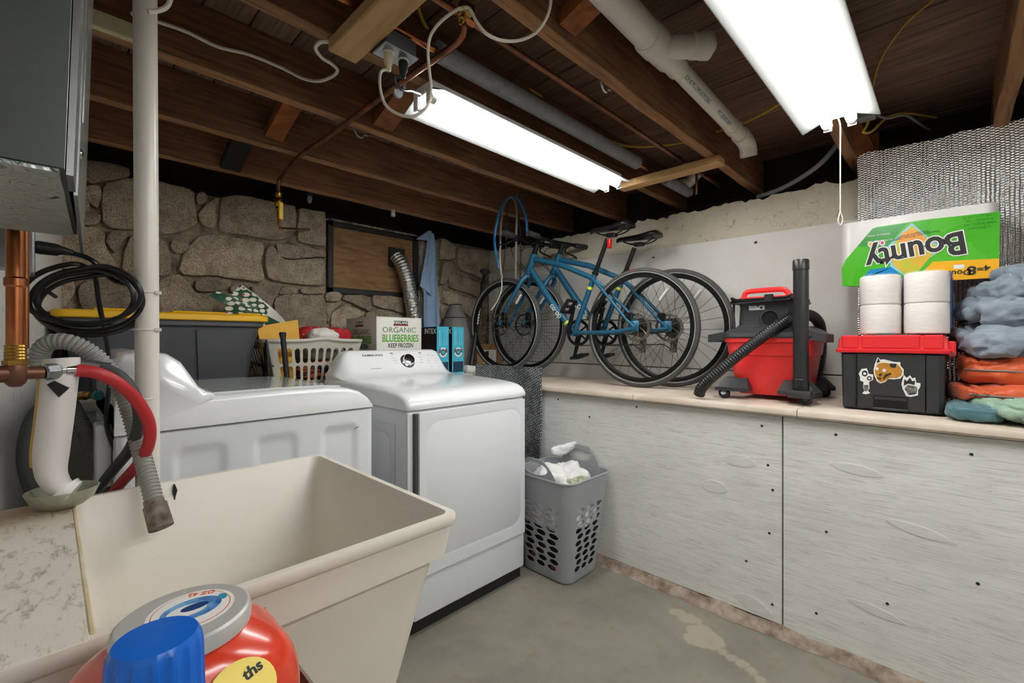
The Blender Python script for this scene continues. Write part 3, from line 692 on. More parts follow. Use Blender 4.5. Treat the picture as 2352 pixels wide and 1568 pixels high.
# ---------------- dryer
DX0, DX1, DY0, DY1 = 1.0, 1.69, 1.56, 2.335
d = thing('dryer', 'white front-loading clothes dryer with chrome dial on its console', 'dryer', ((DX0 + DX1) / 2, (DY0 + DY1) / 2, 0))
MB().bev(DX0, DX1, DY0, DY1, .055, .915, .018, 4).build('cabinet', M_appl, d, world=True)
MB().bx(DX0 + .02, DX1 - .02, DY0 + .012, DY1 - .02, 0, .057).build('toe_kick', M_blk, d, world=True)
def ddoor(u, v):
    x = 1.035 + u * .62; z = .242 + v * .664; k = rectmask(x, z, 1.085, 1.61, .315, .845, .05, .022)
    return (x, DY0 - .034 + .011 * k, z)
dm = MB().grid(ddoor, 70, 70)
q = rr(.31, .332, .02, 4, 1.345, .574)
door = dm.bev(1.0352, 1.6548, DY0 - .0335, DY0 - .006, .2422, .9058, .006, 2).build('door', M_appl, d, world=True, smooth=60)
MB().bx(1.05, 1.64, DY0 - .008, DY0 + .004, .25, .90).build('gasket_and_gap_shade', M_gap, d, world=True)
MB().bx(1.024, 1.0345, DY0 - .022, DY0 + .004, .25, .90).build('gasket_and_gap_shade', mat('shadow gap grey', '#4a4c4d', .6), d, world=True)  # grey strip paints the shade in the gap beside the door
MB().bev(1.0, 1.02, DY0 - .001, DY0 + .01, .06, .9, .002, 1).build('corner_trim', M_appl, d, world=True)
MB().bev(1.02, 1.67, DY0 - .016, DY0 + .004, .062, .232, .008, 3).build('kick_panel', M_appl, d, world=True)
def dside(u, v):
    y = DY0 + .09 + u * .6; z = .1 + v * .75; k = rectmask(y, z, DY0 + .14, DY0 + .62, .15, .80, .04, .008)
    return (DX0 - .002 + .006 * k, y, z)
MB().grid(dside, 60, 60).build('side_panel', M_appl, d, world=True, smooth=80)
pf = [(DY1, .915), (DY1, 1.0), (2.15, 1.006), (1.9, 1.0), (1.72, .992), (1.63, .984), (1.59, .975), (1.562, .96), (1.548, .94), (1.544, .925), (1.55, .915)]
R = []
for (x, k) in ((DX0 - .006, .8), (DX0 - .004, .45), (DX0 + .006, .18), (DX0 + .02, .05), (DX0 + .04, 0), (DX1 - .04, 0), (DX1 - .02, .05), (DX1 - .006, .18), (DX1 + .004, .45), (DX1 + .006, .8)):
    R.append([(x, y + (.025 * k if y < 1.7 else 0), .915 + (z - .915) * (1 - k * .42)) for y, z in pf])
MB().loft(R).build('top_panel', M_appl2, d, world=True, smooth=50)
def dring(x, s, lo=0):
    # console cross-section in Y,Z; s = height share
    f = [(2.345, 1.0), (2.345, 1.0 + .13 * s), (2.31, 1.0 + .142 * s), (2.27, 1.0 + .142 * s), (2.25, 1.0 + .135 * s), (2.235, 1.0 + .11 * s), (2.19, 1.0 + .045 * s), (2.165, 1.0 + .018 * s), (2.125, 1.0 + .004 * s), (2.10, .998), (2.1, .99), (2.34, .99)]
    return [(x, y, z) for y, z in f]
R = [dring(1.005, .12), dring(1.015, .22), dring(1.035, .5), dring(1.055, .8), dring(1.072, .95), dring(1.095, 1), dring(1.62, 1), dring(1.645, .95), dring(1.66, .8), dring(1.675, .5), dring(1.685, .15)]
con = MB().loft(R).build('console', M_appl2, d, world=True, smooth=60)
CF = frame((1.1, 2.2125, 1.0775), (1, 0, 0), (0, .045, .065))   # console face, x along the machine
def cface(u, v, o=.002):
    """point on the console face measured in px of the photo"""
    return CF
def cm(px, py, off=.0012):
    n = CF.to_3x3() @ V((0, 0, 1)); o = CF.translation
    ray = P(px, py, 1) - V((0, 0, H)); t = (o + n * off - V((0, 0, H))).dot(n) / ray.dot(n)
    M = CF.copy(); M.translation = V((0, 0, H)) + ray * t; return M
txt('SAMSUNG', .0175, M_print, d, cm(856, 816), world=True, bold=.012, sx=1.5)
txt('MoistureSensor', .008, M_gprint, d, cm(865, 846), world=True, sx=1.2)
k = cm(936, 829)
kn = MB().lathe([(.039, 0), (.039, .006), (.034, .008), (.0335, .022), (.031, .027), (.02, .029)], 36, k).build('dial', M_chrome, d, world=True)
MB().lathe([(.043, -.001), (.043, .002)], 36, k).build('dial_ring', M_print, d, world=True)
mk = MB()
for (px, py, wd, m_) in ((899, 811, .018, 1), (964, 810, .018, 1)):
    mk.bx(-wd / 2, wd / 2, -.0022, .0022, 0, .0006, cm(px, py))
mk.build('marking', M_print, d, world=True, kind='stuff')
mk = MB()
for (px, py, wd) in ((901, 815, .02), (904, 821, .022), (908, 827, .026), (910, 833, .016), (965, 814, .018), (966, 820, .02), (968, 826, .018), (967, 832, .032), (984, 815, .012), (994, 816, .012), (1005, 815, .014), (1017, 816, .012), (984, 823, .012), (984, 828, .012), (986, 833, .014), (1001, 822, .01), (1001, 827, .012), (1003, 832, .01), (1023, 828, .012), (1023, 834, .012), (992, 841, .01), (1009, 842, .014)):
    mk.bx(-wd / 2, wd / 2, -.0008, .0008, 0, .0005, cm(px, py))
mk.build('marking', M_gprint, d, world=True, kind='stuff')
# ---------------- utility sink
def sink_mat():
    t = NT('cream sink plastic'); co = t.coord(); n = t.noise(co, 3, 5); s = t.noise(co, 75, 3, .7)
    c = t.mix(n, '#e3ddd3', '#d9d1c4'); c = t.mix(t.ramp(s, [(.72, 0.), (.77, .6)]), c, '#5b5148')
    return t.fin(c, .38)
M_sink = sink_mat()
def deck_mat():
    t = NT('scuffed dirty deck'); co = t.coord(); a = t.noise(co, 7, 5, .7); b = t.noise(t.coord((9, 3.2, 3), rot=(0, 0, .5)), 6, 6, .75, .4); y = t.noise(co, 3, 3)
    c = t.mix(a, '#e0dad0', '#cfc7ba'); c = t.mix(t.ramp(b, [(.53, 0.), (.68, .8)]), c, '#6b6156')
    sy = t.n('ShaderNodeSeparateXYZ', i_Vector=co).outputs[1]
    c = t.mix(t.math('MULTIPLY', t.ramp(t.math('ADD', sy, t.math('MULTIPLY', a, .12)), [(.15, 0.), (.32, .8)]), t.ramp(y, [(.3, .4), (.6, 1.)])), c, '#8d6a36')
    t.bump(b, .3, .004); return t.fin(c, .7)
M_deck = deck_mat()
ZR = .865
sk = thing('utility_sink', 'deep cream plastic laundry tub with dirty scuffed deck', 'sink', (.22, 1.0, 0))
def rect(x0, x1, y0, y1, z, r=.02, n=4): return [(x, y, z) for x, y in rr((x1 - x0) / 2, (y1 - y0) / 2, r, n, (x0 + x1) / 2, (y0 + y1) / 2)]
R = [rect(.02, .45, .76, 1.26, .44, .05), rect(-.08, .525, .715, 1.305, .775, .03), rect(-.1, .538, .705, 1.312, .780, .025), rect(-.105, .542, .70, 1.316, .783, .02),
     rect(-.125, .553, .694, 1.326, .84, .02), rect(-.128, .555, .69, 1.330, .843, .018), rect(-.129, .556, .687, 1.332, .847, .018), rect(-.13, .5565, .686, 1.333, .86, .018), rect(-.13, .555, .688, 1.331, ZR, .018),
     rect(.036, .543, .70, 1.319, ZR, .018), rect(.038, .54, .704, 1.316, ZR - .006, .02), rect(.05, .485, .765, 1.257, .60, .04), rect(.06, .455, .79, 1.232, .475, .06), rect(.14, .38, .87, 1.16, .465, .06)]
MB().loft(R).build('basin', M_sink, sk, world=True, smooth=40)
MB().bev(-.128, .032, .69, 1.328, ZR - .004, ZR + .002, .002, 1).build('deck', M_deck, sk, world=True)
MB().bev(.031, .0365, .70, 1.318, ZR - .003, ZR + .003, .0015, 1).build('deck_edge', mat('stained edge', '#ddd3bd', .5, col2='#c2a868', ns=6), sk, world=True)
MB().lathe([(.03, 0), (.03, .004), (.02, .006)], 20, T4((.2, .9, .466))).build('drain', M_chrome, sk, world=True)
for (x, y) in ((.06, .80), (.41, .80), (.06, 1.22), (.41, 1.22)):
    b = MB(); b.tube([(x, y, .452), (x, y, 0)], .016, 10); b.build('leg', M_white, sk, world=True)
MB().tube([onY(px, py, 1.309) for px, py in [(400, 1112), (402, 1126), (401, 1140), (401, 1150)]], [.002, .005, .0022, .001], 6).build('paint_drip', M_blk, sk, world=True)
MB().tube([onY(205, 1448, .73), onY(204, 1460, .73)], .0015, 5).build('paint_drip', M_blk, sk, world=True)
# ================================================================ LEFT CLUSTER: CABINET, SUPPLY PIPE, HOSES, PVC STACK
M_cabinet = mat('dark grey enamel', '#4b4f4b', .38, .3, col2='#444844', ns=4)
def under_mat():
    t = NT('sheet metal with painted reflections'); n = t.noise(t.coord((5, 7, 5)), 2.4, 2, .45, 1.6)
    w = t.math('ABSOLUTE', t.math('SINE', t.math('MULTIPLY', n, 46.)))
    t.bump(w, .4, .004); return t.fin(t.ramp(w, [(.06, '#3b423f'), (.2, '#aab3af')]), .35, .35)  # dark arcs in the colour imitate reflections on the metal
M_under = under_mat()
hc = thing('metal_cabinet', 'dark grey steel cabinet with shiny edges on the left wall', 'cabinet', (-.08, .9, 1.385))
def hring(z, e=0):
    k = .03 * (z - 1.385)
    return [(.011 + k - e, .69 + e, z), (.034 + k - e, 1.11 - e, z), (-.15, 1.11 - e, z), (-.18, .69 + e, z)]
MB().loft([hring(1.386), hring(1.39), hring(2.05)]).build('body', M_cabinet, hc, world=True)
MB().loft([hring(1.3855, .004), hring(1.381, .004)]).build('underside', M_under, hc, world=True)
def plate(x0, y0, y1, z0, z1, th, m, name, sk=.0):
    r = []
    for z in (z0, z1):
        k = .03 * (z - 1.385)
        r.append([(x0 + k, y0, z), (x0 + k + th, y0, z), (x0 + k + .023 * (y1 - y0) / .42 + th, y1, z - (sk if z == z0 else 0)), (x0 + k + .023 * (y1 - y0) / .42, y1, z - (sk if z == z0 else 0))])
    return MB().loft(r).build(name, m, hc, world=True)
plate(.0125, .70, .775, 1.382, 2.05, .006, mat('brushed steel edge', '#c9cfd0', .22, 1.), 'edge_strip')
plate(.021, .80, 1.115, 1.384, 2.05, .004, mat('steel flange', '#aeb5b4', .25, 1.), 'flange', .03)
plate(.0255, .86, .90, 1.50, 2.05, .004, mat('bright steel lip', '#dfe4e4', .18, 1.), 'door_lip')
for z in (1.405, 1.45):
    o = V((.027 if z > 1.43 else .038, .84 if z > 1.43 else 1.08, z)); MB().lathe([(.007, 0), (.0065, .003), (.003, .005)], 12, T4(o) @ R4(90, 'Y')).build('screw', M_chrome, hc, world=True)
# copper supply with brass adapter, tee, nut
DS = .785
cs = thing('copper_supply', 'copper riser with brass adapter and tee feeding the red hose', 'pipe', P(36, 870, DS))
pp = P(36, 700, DS)
b = MB(); cyl(b, (pp.x, pp.y, 1.175), (pp.x, pp.y, 1.5), .0122, 20); b.build('riser', M_cop2, cs, world=True)
b = MB(); cyl(b, P(58, 800, DS + .05), P(58, 500, DS + .05), .0055, 10); b.build('thin_riser', M_cop2, cs, world=True)
zc_ = 1.2 - (648 - CY) / F * DS
b = MB(); b.tube([(pp.x, pp.y, zc_ + z) for z in (-.009, -.006, .006, .009)], [.0125, .0148, .0148, .0125], 20); b.build('coupling', M_cop2, cs, world=True)
zt = 1.2 - (800 - CY) / F * DS
b = MB(); q = [(pp.x, pp.y, zt + .006 - i * .0027) for i in range(11)]; b.tube(q, [.0146 if i % 2 else .0136 for i in range(11)], 20); b.build('brass_thread', M_brass, cs, world=True)
MB().lathe([(.0168, 0), (.0168, -.008)], 6, T4((pp.x, pp.y, zt - .0205))).build('brass_hex', M_brass, cs, world=True)
M_bronze = mat('brown bronze', '#7d5443', .45, .7, col2='#68473a', ns=10)
t0, t1 = P(-30, 860, .755), P(100, 855, .815)
b = MB(); b.tube([(pp.x, pp.y, zt + z) for z in (-.028, -.034, -.052, -.060, -.066, -.067)], [.0145, .0155, .0155, .013, .008, .004], 18); b.build('tee_body', M_bronze, cs, world=True)
b = MB(); b.tube([t0, P(30, 858, .785), P(62, 856, .798), t1], [.0145, .0145, .0115, .0115], 18); b.build('tee_run', M_bronze, cs, world=True)
MB().lathe([(.0125, 0), (.0148, .003), (.0148, .019), (.012, .022)], 8, along(t1, P(135, 851, .835))).build('nut', M_galv, cs, world=True)
# red and black hoses
rh0 = P(176, 850, .86)
rh = thing('red_hose', 'red rubber washer hose arcing from the copper tee to behind the sink', 'hose', rh0)
MB().lathe([(.0085, 0), (.0085, .01), (.0108, .011), (.0108, .036)], 14, along(P(130, 851, .833), rh0)).build('ferrule', M_chrome, rh, world=True)
M_red = mat('red rubber', '#b4262c', .5)
MB().tube(spline([rh0, P(225, 857, .88), P(275, 882, .91), P(318, 925, .95), P(343, 975, .98), P(340, 1025, 1.0), P(315, 1068, 1.035), P(282, 1105, 1.07), P(248, 1145, 1.10)], 8), .0118, 14).build('hose', M_red, rh, world=True)
bh = thing('black_hose', 'black rubber washer hose crossing behind the red hose', 'hose', P(165, 835, .92))
MB().lathe([(.0095, 0), (.0095, .06), (.011, .062)], 12, along(P(165, 832, .93), P(245, 842, .96))).build('ferrule', M_galv, bh, world=True)
M_rub = mat('black rubber', '#3a3c3e', .6)
MB().tube(spline([P(232, 842, .955), P(280, 868, .97), P(312, 915, .985), P(320, 970, 1.0), P(300, 1028, 1.035), P(258, 1082, 1.085), P(215, 1135, 1.13)], 8), .0118, 14).build('hose', M_rub, bh, world=True)
tag(MB().tube(spline([P(110, 925, 1.18), P(78, 955, 1.16), P(60, 1010, 1.14), P(58, 1070, 1.13), P(75, 1125, 1.14), P(95, 1170, 1.16)], 8), .0155, 14).build('black_hose', M_rub), 'thick black hose hanging against the white wall behind the bent-neck bottle', 'hose')
# corrugated drain hoses
M_corr = mat('grey corrugated plastic', '#8d8c88', .5)
dh = thing('drain_hose', 'grey corrugated drain hose looping over the sink edge with a dirty cuff', 'hose', P(365, 1190, .97))
MB().corr([P(125, 880, 1.0), P(98, 850, .97), P(92, 812, .96), P(115, 787, .96), P(160, 786, .97), P(212, 812, .99), P(258, 860, 1.01), P(288, 915, 1.02), P(306, 970, 1.03), P(322, 1030, 1.02), P(340, 1095, 1.0), P(356, 1158, .98)], .0165, .0085, .08).build('hose', M_corr, dh, world=True)
MB().tube([P(352, 1146, .98), P(355, 1157, .979), P(356, 1160, .978), P(371, 1212, .965)], [.018, .0185, .0215, .0225], 18).build('cuff', mat('dirty cuff', '#8c8078', .85, col2='#4a3a30', ns=30, bump=.6), dh, world=True)
tag(MB().corr([P(150, 905, 1.35), P(172, 945, 1.32), P(200, 1000, 1.29), P(225, 1060, 1.27), P(242, 1115, 1.27), P(252, 1180, 1.28)], .0185, .009, .08).build('drain_hose', mat('dark corrugated plastic', '#6c6b68', .5)), 'darker corrugated hose running down behind the sink', 'hose')
bv = thing('hose_valve', 'brass hose fitting with teal ring at the back of the washer', 'valve', P(210, 908, 1.31))
MB().lathe([(.008, 0), (.008, .02), (.013, .022), (.013, .04), (.009, .042), (.009, .06)], 14, along(P(172, 908, 1.32), P(235, 908, 1.30))).build('fitting', M_brass, bv, world=True)
MB().lathe([(.014, 0), (.014, .008)], 14, along(P(222, 908, 1.302), P(235, 908, 1.30))).build('ring', mat('teal plastic', '#1c7c86', .5), bv, world=True)
# white pvc stack
pk = thing('pvc_stack', 'vertical white PVC pipe with cable ties standing behind the sink', 'pipe', (.163, 1.396, 0))
b = MB(); b.tube([(.170, 1.396, 0), (.160, 1.398, ZS - .001)], .0238, 28); b.build('pipe', mat('glossy white pvc', '#dcd6cd', .3), pk, world=True)
M_tie = mat('nylon tie', '#d5d2c8', .4)
for (py, tail) in ((672, 1), (757, 1), (915, 0), (1082, 0)):
    c = P(332, py, 1.09); ring = [V((c.x + .0248 * cos(a), 1.397 + .0248 * sin(a), c.z)) for a in [2 * pi * i / 24 for i in range(24)]]
    b = MB(); b.tube(ring, .0022, 6, closed=True)
    o = b.build('cable_tie', M_tie, pk, world=True)
    if tail: MB().bev(c.x + .016, c.x + .03, 1.374, 1.382, c.z - .004, c.z + .004, .001, 1).build('tie_head', M_tie, o, world=True)
# outlet box on left wall, plug, coiled cord
wo = thing('wall_outlet', 'galvanised outlet box on the left wall with a heavy black plug', 'outlet', (-.09, 1.39, 1.38))
MB().bev(-.155, -.03, 1.35, 1.425, 1.345, 1.425, .004, 1).build('box', M_galv, wo, world=True)
MB().bev(-.031, -.022, 1.34, 1.435, 1.335, 1.435, .003, 1).build('cover_plate', M_galv, wo, world=True)
c0 = P(92, 568, .97)
cc = thing('coiled_cord', 'heavy black power cord coiled and tied to the white PVC pipe', 'cord', c0)
MB().tube([P(85, 568, .98), P(88, 568, .98), P(132, 574, 1.0), P(140, 575, 1.0), P(150, 577, 1.01), P(166, 581, 1.02)], [.017, .0185, .0165, .012, .0105, .008], 14, flat=.8).build('plug', M_blk, cc, world=True)
pts = [P(160, 580, 1.02), P(195, 590, 1.03), P(222, 606, 1.04)]
ctr_ = P(204, 683, 1.03); ux = (P(320, 683, 1.06) - P(95, 683, .99)).normalized(); uz = V((0, 0, 1)); un = ux.cross(uz)
random.seed(5)
for k in range(5):
    a_, b_ = random.uniform(.085, .104), random.uniform(.056, .072)
    for i in range(14):
        a = 70 - 360 * i / 14
        pts.append(ctr_ + ux * a_ * cos(rad(a)) + uz * (b_ * sin(rad(a)) + .012 * (k - 2) / 2 - .006) + un * (.012 * (k - 2) + .004 * sin(i)))
pts += [P(216, 632, 1.08), P(226, 690, 1.1), P(238, 750, 1.12), P(248, 810, 1.15), P(252, 870, 1.18), P(246, 930, 1.2), P(247, 985, 1.22), P(268, 1040, 1.23), P(292, 1090, 1.25), P(300, 1140, 1.27)]
MB().tube(spline(pts, 5), .0055, 8).build('cable', M_bcab, cc, world=True)
MB().tube(spline([P(100, 665, .99), P(113, 672, 1.0), P(128, 682, 1.02)], 4), .004, 6).build('cable_tie', M_bcab, cc, world=True)
# bent-neck bottle in a clear dish
dc = V((.018, 1.265, ZR + .003))
ds = tag(MB().lathe([(.022, 0), (.032, .004), (.047, .017), (.055, .036), (.0527, .037), (.044, .019), (.03, .008), (.0, .005)], 32, T4(dc), cap1=False).build('soap_dish', mat('cloudy plastic', '#d8d8c8', .2, Transmission_Weight=.7, IOR=1.2), None), 'cloudy translucent dish on the back corner of the sink deck', 'dish')
bt = thing('bottle', 'white bent-neck cleaner bottle leaning upside down in the cloudy dish', 'bottle', P(120, 1100, .87))
bp = [P(142, 822, .86), P(142, 828, .86), P(140, 850, .86), P(136, 890, .86), P(128, 960, .865), P(118, 1040, .87), P(118, 1085, .87), P(132, 1112, .875), P(150, 1125, .88)]
q = spline(bp, 5); n = len(q)
def br_(i):
    u = i / (n - 1)
    if u < .03: return .024 + u * .4
    return .036 if u < .62 else .036 - (u - .62) / .38 * .012
MB().tube(q, [br_(i) for i in range(n)], 24, flat=.72).build('body', mat('white bottle plastic', '#dcd8d6', .35), bt, world=True)
MB().tube([P(146, 1122, .879), P(150, 1125, .88), P(151, 1126, .88), P(168, 1132, .885)], [.026, .026, .024, .0235], 20).build('neck', mat('white cap plastic', '#e4e2de', .3), bt, world=True)
MB().tube([p + (P(90, 900, .872) - P(100, 900, .86)) for p in q[8:int(n * .72)]], [br_(i + 8) * .985 for i in range(int(n * .72) - 8)], 24, flat=.68).build('stripe', mat('yellow label', '#c9a03a', .5), bt, world=True)
dm = frame(P(134, 893, .826), P(200, 893, .826) - P(100, 893, .826), (0, 0, 1))
MB().prism([(-.021, .008), (-.008, .015), (.02, .002), (.001, -.015)], -.001, .0006, dm).build('label', M_blk, bt, world=True)
tag(MB().bev(-.17, -.05, .88, .93, 1.22, 1.31, .003, 1).build('wood_block', M_pine), 'pale wood block on the left wall behind the copper riser', 'block')
# ================================================================ THINGS ON THE BACK LEDGE
ZL = .9652
def px_poly(mb, pxs, fn, off, th=.0006):
    """thin flat print whose outline was measured on the plane given by fn"""
    pts = [fn(*p) for p in pxs]; n = V(off).normalized()
    return mb.loft([[p + V(off) - n * th for p in pts], [p + V(off) for p in pts]])
# ---------------- tote
M_tote = mat('charcoal tote plastic', '#47484c', .5, col2='#404145', ns=4)
M_totelid = mat('yellow lid plastic', '#e0ab12', .4)
tt = thing('storage_tote', 'large charcoal storage tote with yellow lid on the ledge behind the washer', 'storage tote', (.38, 2.64, ZL))
MB().loft([rect(.07, .68, 2.47, 2.82, ZL, .04), rect(.05, .705, 2.45, 2.84, 1.15, .04), rect(.035, .725, 2.43, 2.86, 1.255, .04), rect(.02, .74, 2.415, 2.87, 1.265, .04), rect(.02, .74, 2.415, 2.87, 1.288, .04)]).build('body', M_tote, tt, world=True)
for (x0, x1, a, b) in ((.10, .36, .12, .345), (.46, .645, .475, .625)):
    f = lambda x, z: V((x, 2.43 + (1.255 - z) * .14, z))
    r = [(x0, 1.245), (x1, 1.245), (b, 1.0), (b - .01, .985), (a + .01, .985), (a, 1.0)]
    MB().loft([[f(x, z) + V((0, .004, 0)) for x, z in r], [f(x, z) + V((0, -.006, 0)) for x, z in r]]).build('side_panel', M_tote, tt, world=True)
lid = MB().loft([rect(.004, .756, 2.40, 2.885, 1.287, .05), rect(0, .76, 2.396, 2.889, 1.291, .05), rect(0, .76, 2.396, 2.889, 1.312, .05), rect(.006, .754, 2.402, 2.883, 1.318, .05)]).build('lid', M_totelid, tt, world=True)
for (x0, x1) in ((.12, .27), (.37, .57), (.62, .72)):
    MB().bev(x0, x1, 2.41, 2.86, 1.317, 1.327, .004, 1).build('lid_rib', M_totelid, lid, world=True)
# ---------------- beige laundry basket
M_bask = mat('beige basket plastic', '#b5b1a4', .45)
bk = thing('laundry_basket', 'beige slotted laundry basket full of wrapping paper and cloth', 'basket', (1.0, 2.6, ZL))
bx0, bx1, by0, by1, bz0, bz1 = .80, 1.20, 2.46, 2.75, ZL, 1.195
tx0, tx1, ty0, ty1 = .745, 1.245, 2.41, 2.79
def bwall(side):
    def fn(u, v, t):
        k = v; x0 = bx0 + (tx0 - bx0) * k; x1 = bx1 + (tx1 - bx1) * k; y0 = by0 + (ty0 - by0) * k; y1 = by1 + (ty1 - by1) * k
        z = bz0 + (bz1 - bz0) * v
        if side == 0: return V((x0 + (x1 - x0) * u, y0 + t, z))
        if side == 1: return V((x1 - t, y0 + (y1 - y0) * u, z))
        if side == 2: return V((x1 + (x0 - x1) * u, y1 - t, z))
        return V((x0 + t, y1 + (y0 - y1) * u, z))
    return fn
def stadium(cu, cv, hu, hv, asp, n=5):
    o = []; hv2 = hv - hu * asp
    for i in range(n + 1): a = pi * i / n; o.append((cu + hu * cos(a), cv + hv2 + hu * asp * sin(a)))
    for i in range(n + 1): a = pi + pi * i / n; o.append((cu + hu * cos(a), cv - hv2 + hu * asp * sin(a)))
    return o
m = MB()
for side, nc, wdt in ((0, 10, .45), (1, 7, .33), (2, 10, .45), (3, 7, .33)):
    fn = bwall(side); e = .07
    for (v0, v1) in ((.04, .46), (.46, .86)):
        for c in range(nc):
            u0 = e + (1 - 2 * e) * c / nc; u1 = e + (1 - 2 * e) * (c + 1) / nc
            m.cell(fn, u0, u1, v0, v1, stadium((u0 + u1) / 2, (v0 + v1) / 2, (u1 - u0) * .33, (v1 - v0) * .43, wdt / .23), .004)
    for (u0, u1, v0, v1) in ((0, e, 0, 1), (1 - e, 1, 0, 1), (e, 1 - e, 0, .04), (e, 1 - e, .86, 1)):
        m.loft([[fn(u0, v0, 0), fn(u1, v0, 0), fn(u1, v1, 0), fn(u0, v1, 0)], [fn(u0, v0, .004), fn(u1, v0, .004), fn(u1, v1, .004), fn(u0, v1, .004)]])
m.build('wall', M_bask, bk, world=True, smooth=30)
rim = []
for (x, y) in rr((tx1 - tx0) / 2 + .006, (ty1 - ty0) / 2 + .006, .04, 6, (tx0 + tx1) / 2, (ty0 + ty1) / 2): rim.append(V((x, y, bz1)))
rim = resample(rim + [rim[0]], .02)
for p in rim: p.z += .012 * math.exp(-((p.x - 1.03) / .07) ** 2)
MB().tube(rim, .0095, 8, closed=True).build('rim', M_bask, bk, world=True)
MB().bx(bx0, bx1, by0, by1, bz0, bz0 + .004).build('base', M_bask, bk, world=True)
# contents, each its own thing
def puff(name, m, c, s, seed=0, e=.6, wr=.01, ws=9., n=(60, 32), rz=0, fn=None, parent=None, cr=0., zip=None):
    c = V(c); Mr = Matrix.Rotation(rad(rz), 3, 'Z')
    def sg(x, p): return math.copysign(abs(x) ** p, x)
    def f(u, v):
        a = 2 * pi * u; b = -pi / 2 + pi * v
        d = V((sg(cos(b), e) * sg(cos(a), e), sg(cos(b), e) * sg(sin(a), e), sg(sin(b), e)))
        p = V((d.x * s[0], d.y * s[1], d.z * s[2]))
        q = p * ws + V((seed * 3.1, seed * 1.7, seed))
        k = wr * (fb(q) + .9 * (.35 - abs(fb(q * 1.3 + V((5, 5, 5))))))
        if cr:
            g1 = fb(q * .55 + V((9, 2, 4)), 1, 3); g2 = fb(V((q.x * .5, q.y * 1.2, q.z * .4)) + V((3, 8, 1)), 1, 3)
            k -= cr * (math.exp(-(g1 / .07) ** 2) + .8 * math.exp(-(g2 / .06) ** 2))
        p += d.normalized() * k
        if fn: p = fn(p, d)
        return c + Mr @ p
    if zip: MB().tube([f(u0 / 60, .5) * 1.0 + (f(u0 / 60, .5) - c).normalized() * .002 for u0 in range(zip[0], zip[1])], .0032, 6).build('zip', zip[2], parent, world=True)
    return MB().grid(f, n[0], n[1], closeu=True).build(name, m, parent, world=parent is not None, smooth=85)
M_env = mat('manila envelope', '#dba93a', .6, col2='#d29c2c', ns=8)
q = [onY(590, 750, 2.50), onY(684, 734, 2.50), onY(690, 795, 2.50), onY(612, 855, 2.50)]
tag(MB().loft([[p + V((0, t, 0)) for p in q] for t in (0, .004, .012, .016)]).build('envelope', M_env), 'yellow padded envelope standing in the beige basket', 'envelope')
def wrap_mat(bg, name):
    t = NT(name); co = t.coord((1, 1, 1))
    v = t.n('ShaderNodeTexVoronoi', i_Vector=t.coord((1, .5, 1.5)), i_Scale=24., i_Randomness=.35).outputs['Distance']
    r = t.n('ShaderNodeTexVoronoi', i_Vector=t.coord((1, .5, 1.2), loc=(.011, 0, .008)), i_Scale=24., i_Randomness=.35).outputs['Distance']
    c = t.mix(t.ramp(v, [(.38, 1.), (.42, 0.)]), bg, '#dedccb')
    c = t.mix(t.ramp(r, [(.13, 1.), (.16, 0.)]), c, '#b3362a')
    return t.fin(c, .4)
M_wrapg = wrap_mat('#1f4c33', 'green holiday paper'); M_wrapw = wrap_mat('#d9d7cc', 'white holiday paper')
def sheet(name, label, m, corners, Y, bulge, cat, group=None, nu=16, nv=12, seed=1):
    a, b, c, d = [onY(px, py, Y) for px, py in corners]
    def f(u, v):
        p = a.lerp(b, u).lerp(d.lerp(c, u), v)
        return p + V((0, -bulge * sin(pi * u) * (1 - .3 * v) + .014 * fb(p * 9 + V((seed, 0, 0))), .006 * fb(p * 14)))
    mb = MB(); mb.grid(f, nu, nv); mb.grid(lambda u, v: f(u, v) + V((0, .0012, 0)), nu, nv)
    return tag(mb.build(name, m, smooth=70), label, cat, group)
wp = thing('wrapping_paper', 'crumpled green holiday wrapping paper sticking out of the basket behind the tote', 'wrapping paper', onY(560, 750, 2.66))
def wsheet(m, corners, Y, bulge, seed, nm='sheet'):
    a, b, c, d = [onY(px, py, Y) for px, py in corners]
    def f(u, v):
        p = a.lerp(b, u).lerp(d.lerp(c, u), v)
        return p + V((0, -bulge * sin(pi * v) + .012 * fb(p * 9 + V((seed, 0, 0))), .006 * fb(p * 14)))
    mb = MB(); mb.grid(f, 16, 12); mb.grid(lambda u, v: f(u, v) + V((0, .0012, 0)), 16, 12); mb.build(nm, m, wp, world=True, smooth=70)
wsheet(M_wrapg, [(478, 677), (500, 668), (650, 745), (615, 765)], 2.64, .03, 1)
wsheet(M_wrapg, [(520, 690), (553, 652), (618, 706), (600, 760)], 2.68, .02, 2)
wsheet(M_wrapw, [(553, 651), (575, 668), (660, 742), (600, 770)], 2.72, .03, 3)
wsheet(M_wrapg, [(505, 720), (530, 690), (610, 740), (590, 790)], 2.60, .03, 4)
def redcloth():
    t = NT('red printed cloth'); v = t.n('ShaderNodeTexVoronoi', i_Vector=t.coord(), i_Scale=42.)
    c = t.mix(t.ramp(v.outputs['Distance'], [(.2, .8), (.32, 0.)]), '#a81722', t.ramp(t.n('ShaderNodeSeparateColor', i_0=v.outputs['Color']).outputs[0], [(.3, '#c9a02a'), (.6, '#8a3d6d'), (.8, '#3d6f9a')]))
    return t.fin(c, .85)
tag(puff('red_cloth', redcloth(), onY(725, 765, 2.64) + V((.03, 0, -.02)), (.16, .1, .055), 3, wr=.014), 'red printed cloth heaped in the beige basket', 'cloth')
M_wcloth = mat('white cloth', '#d9d6d0', .85, col2='#cbc8c2', ns=9)
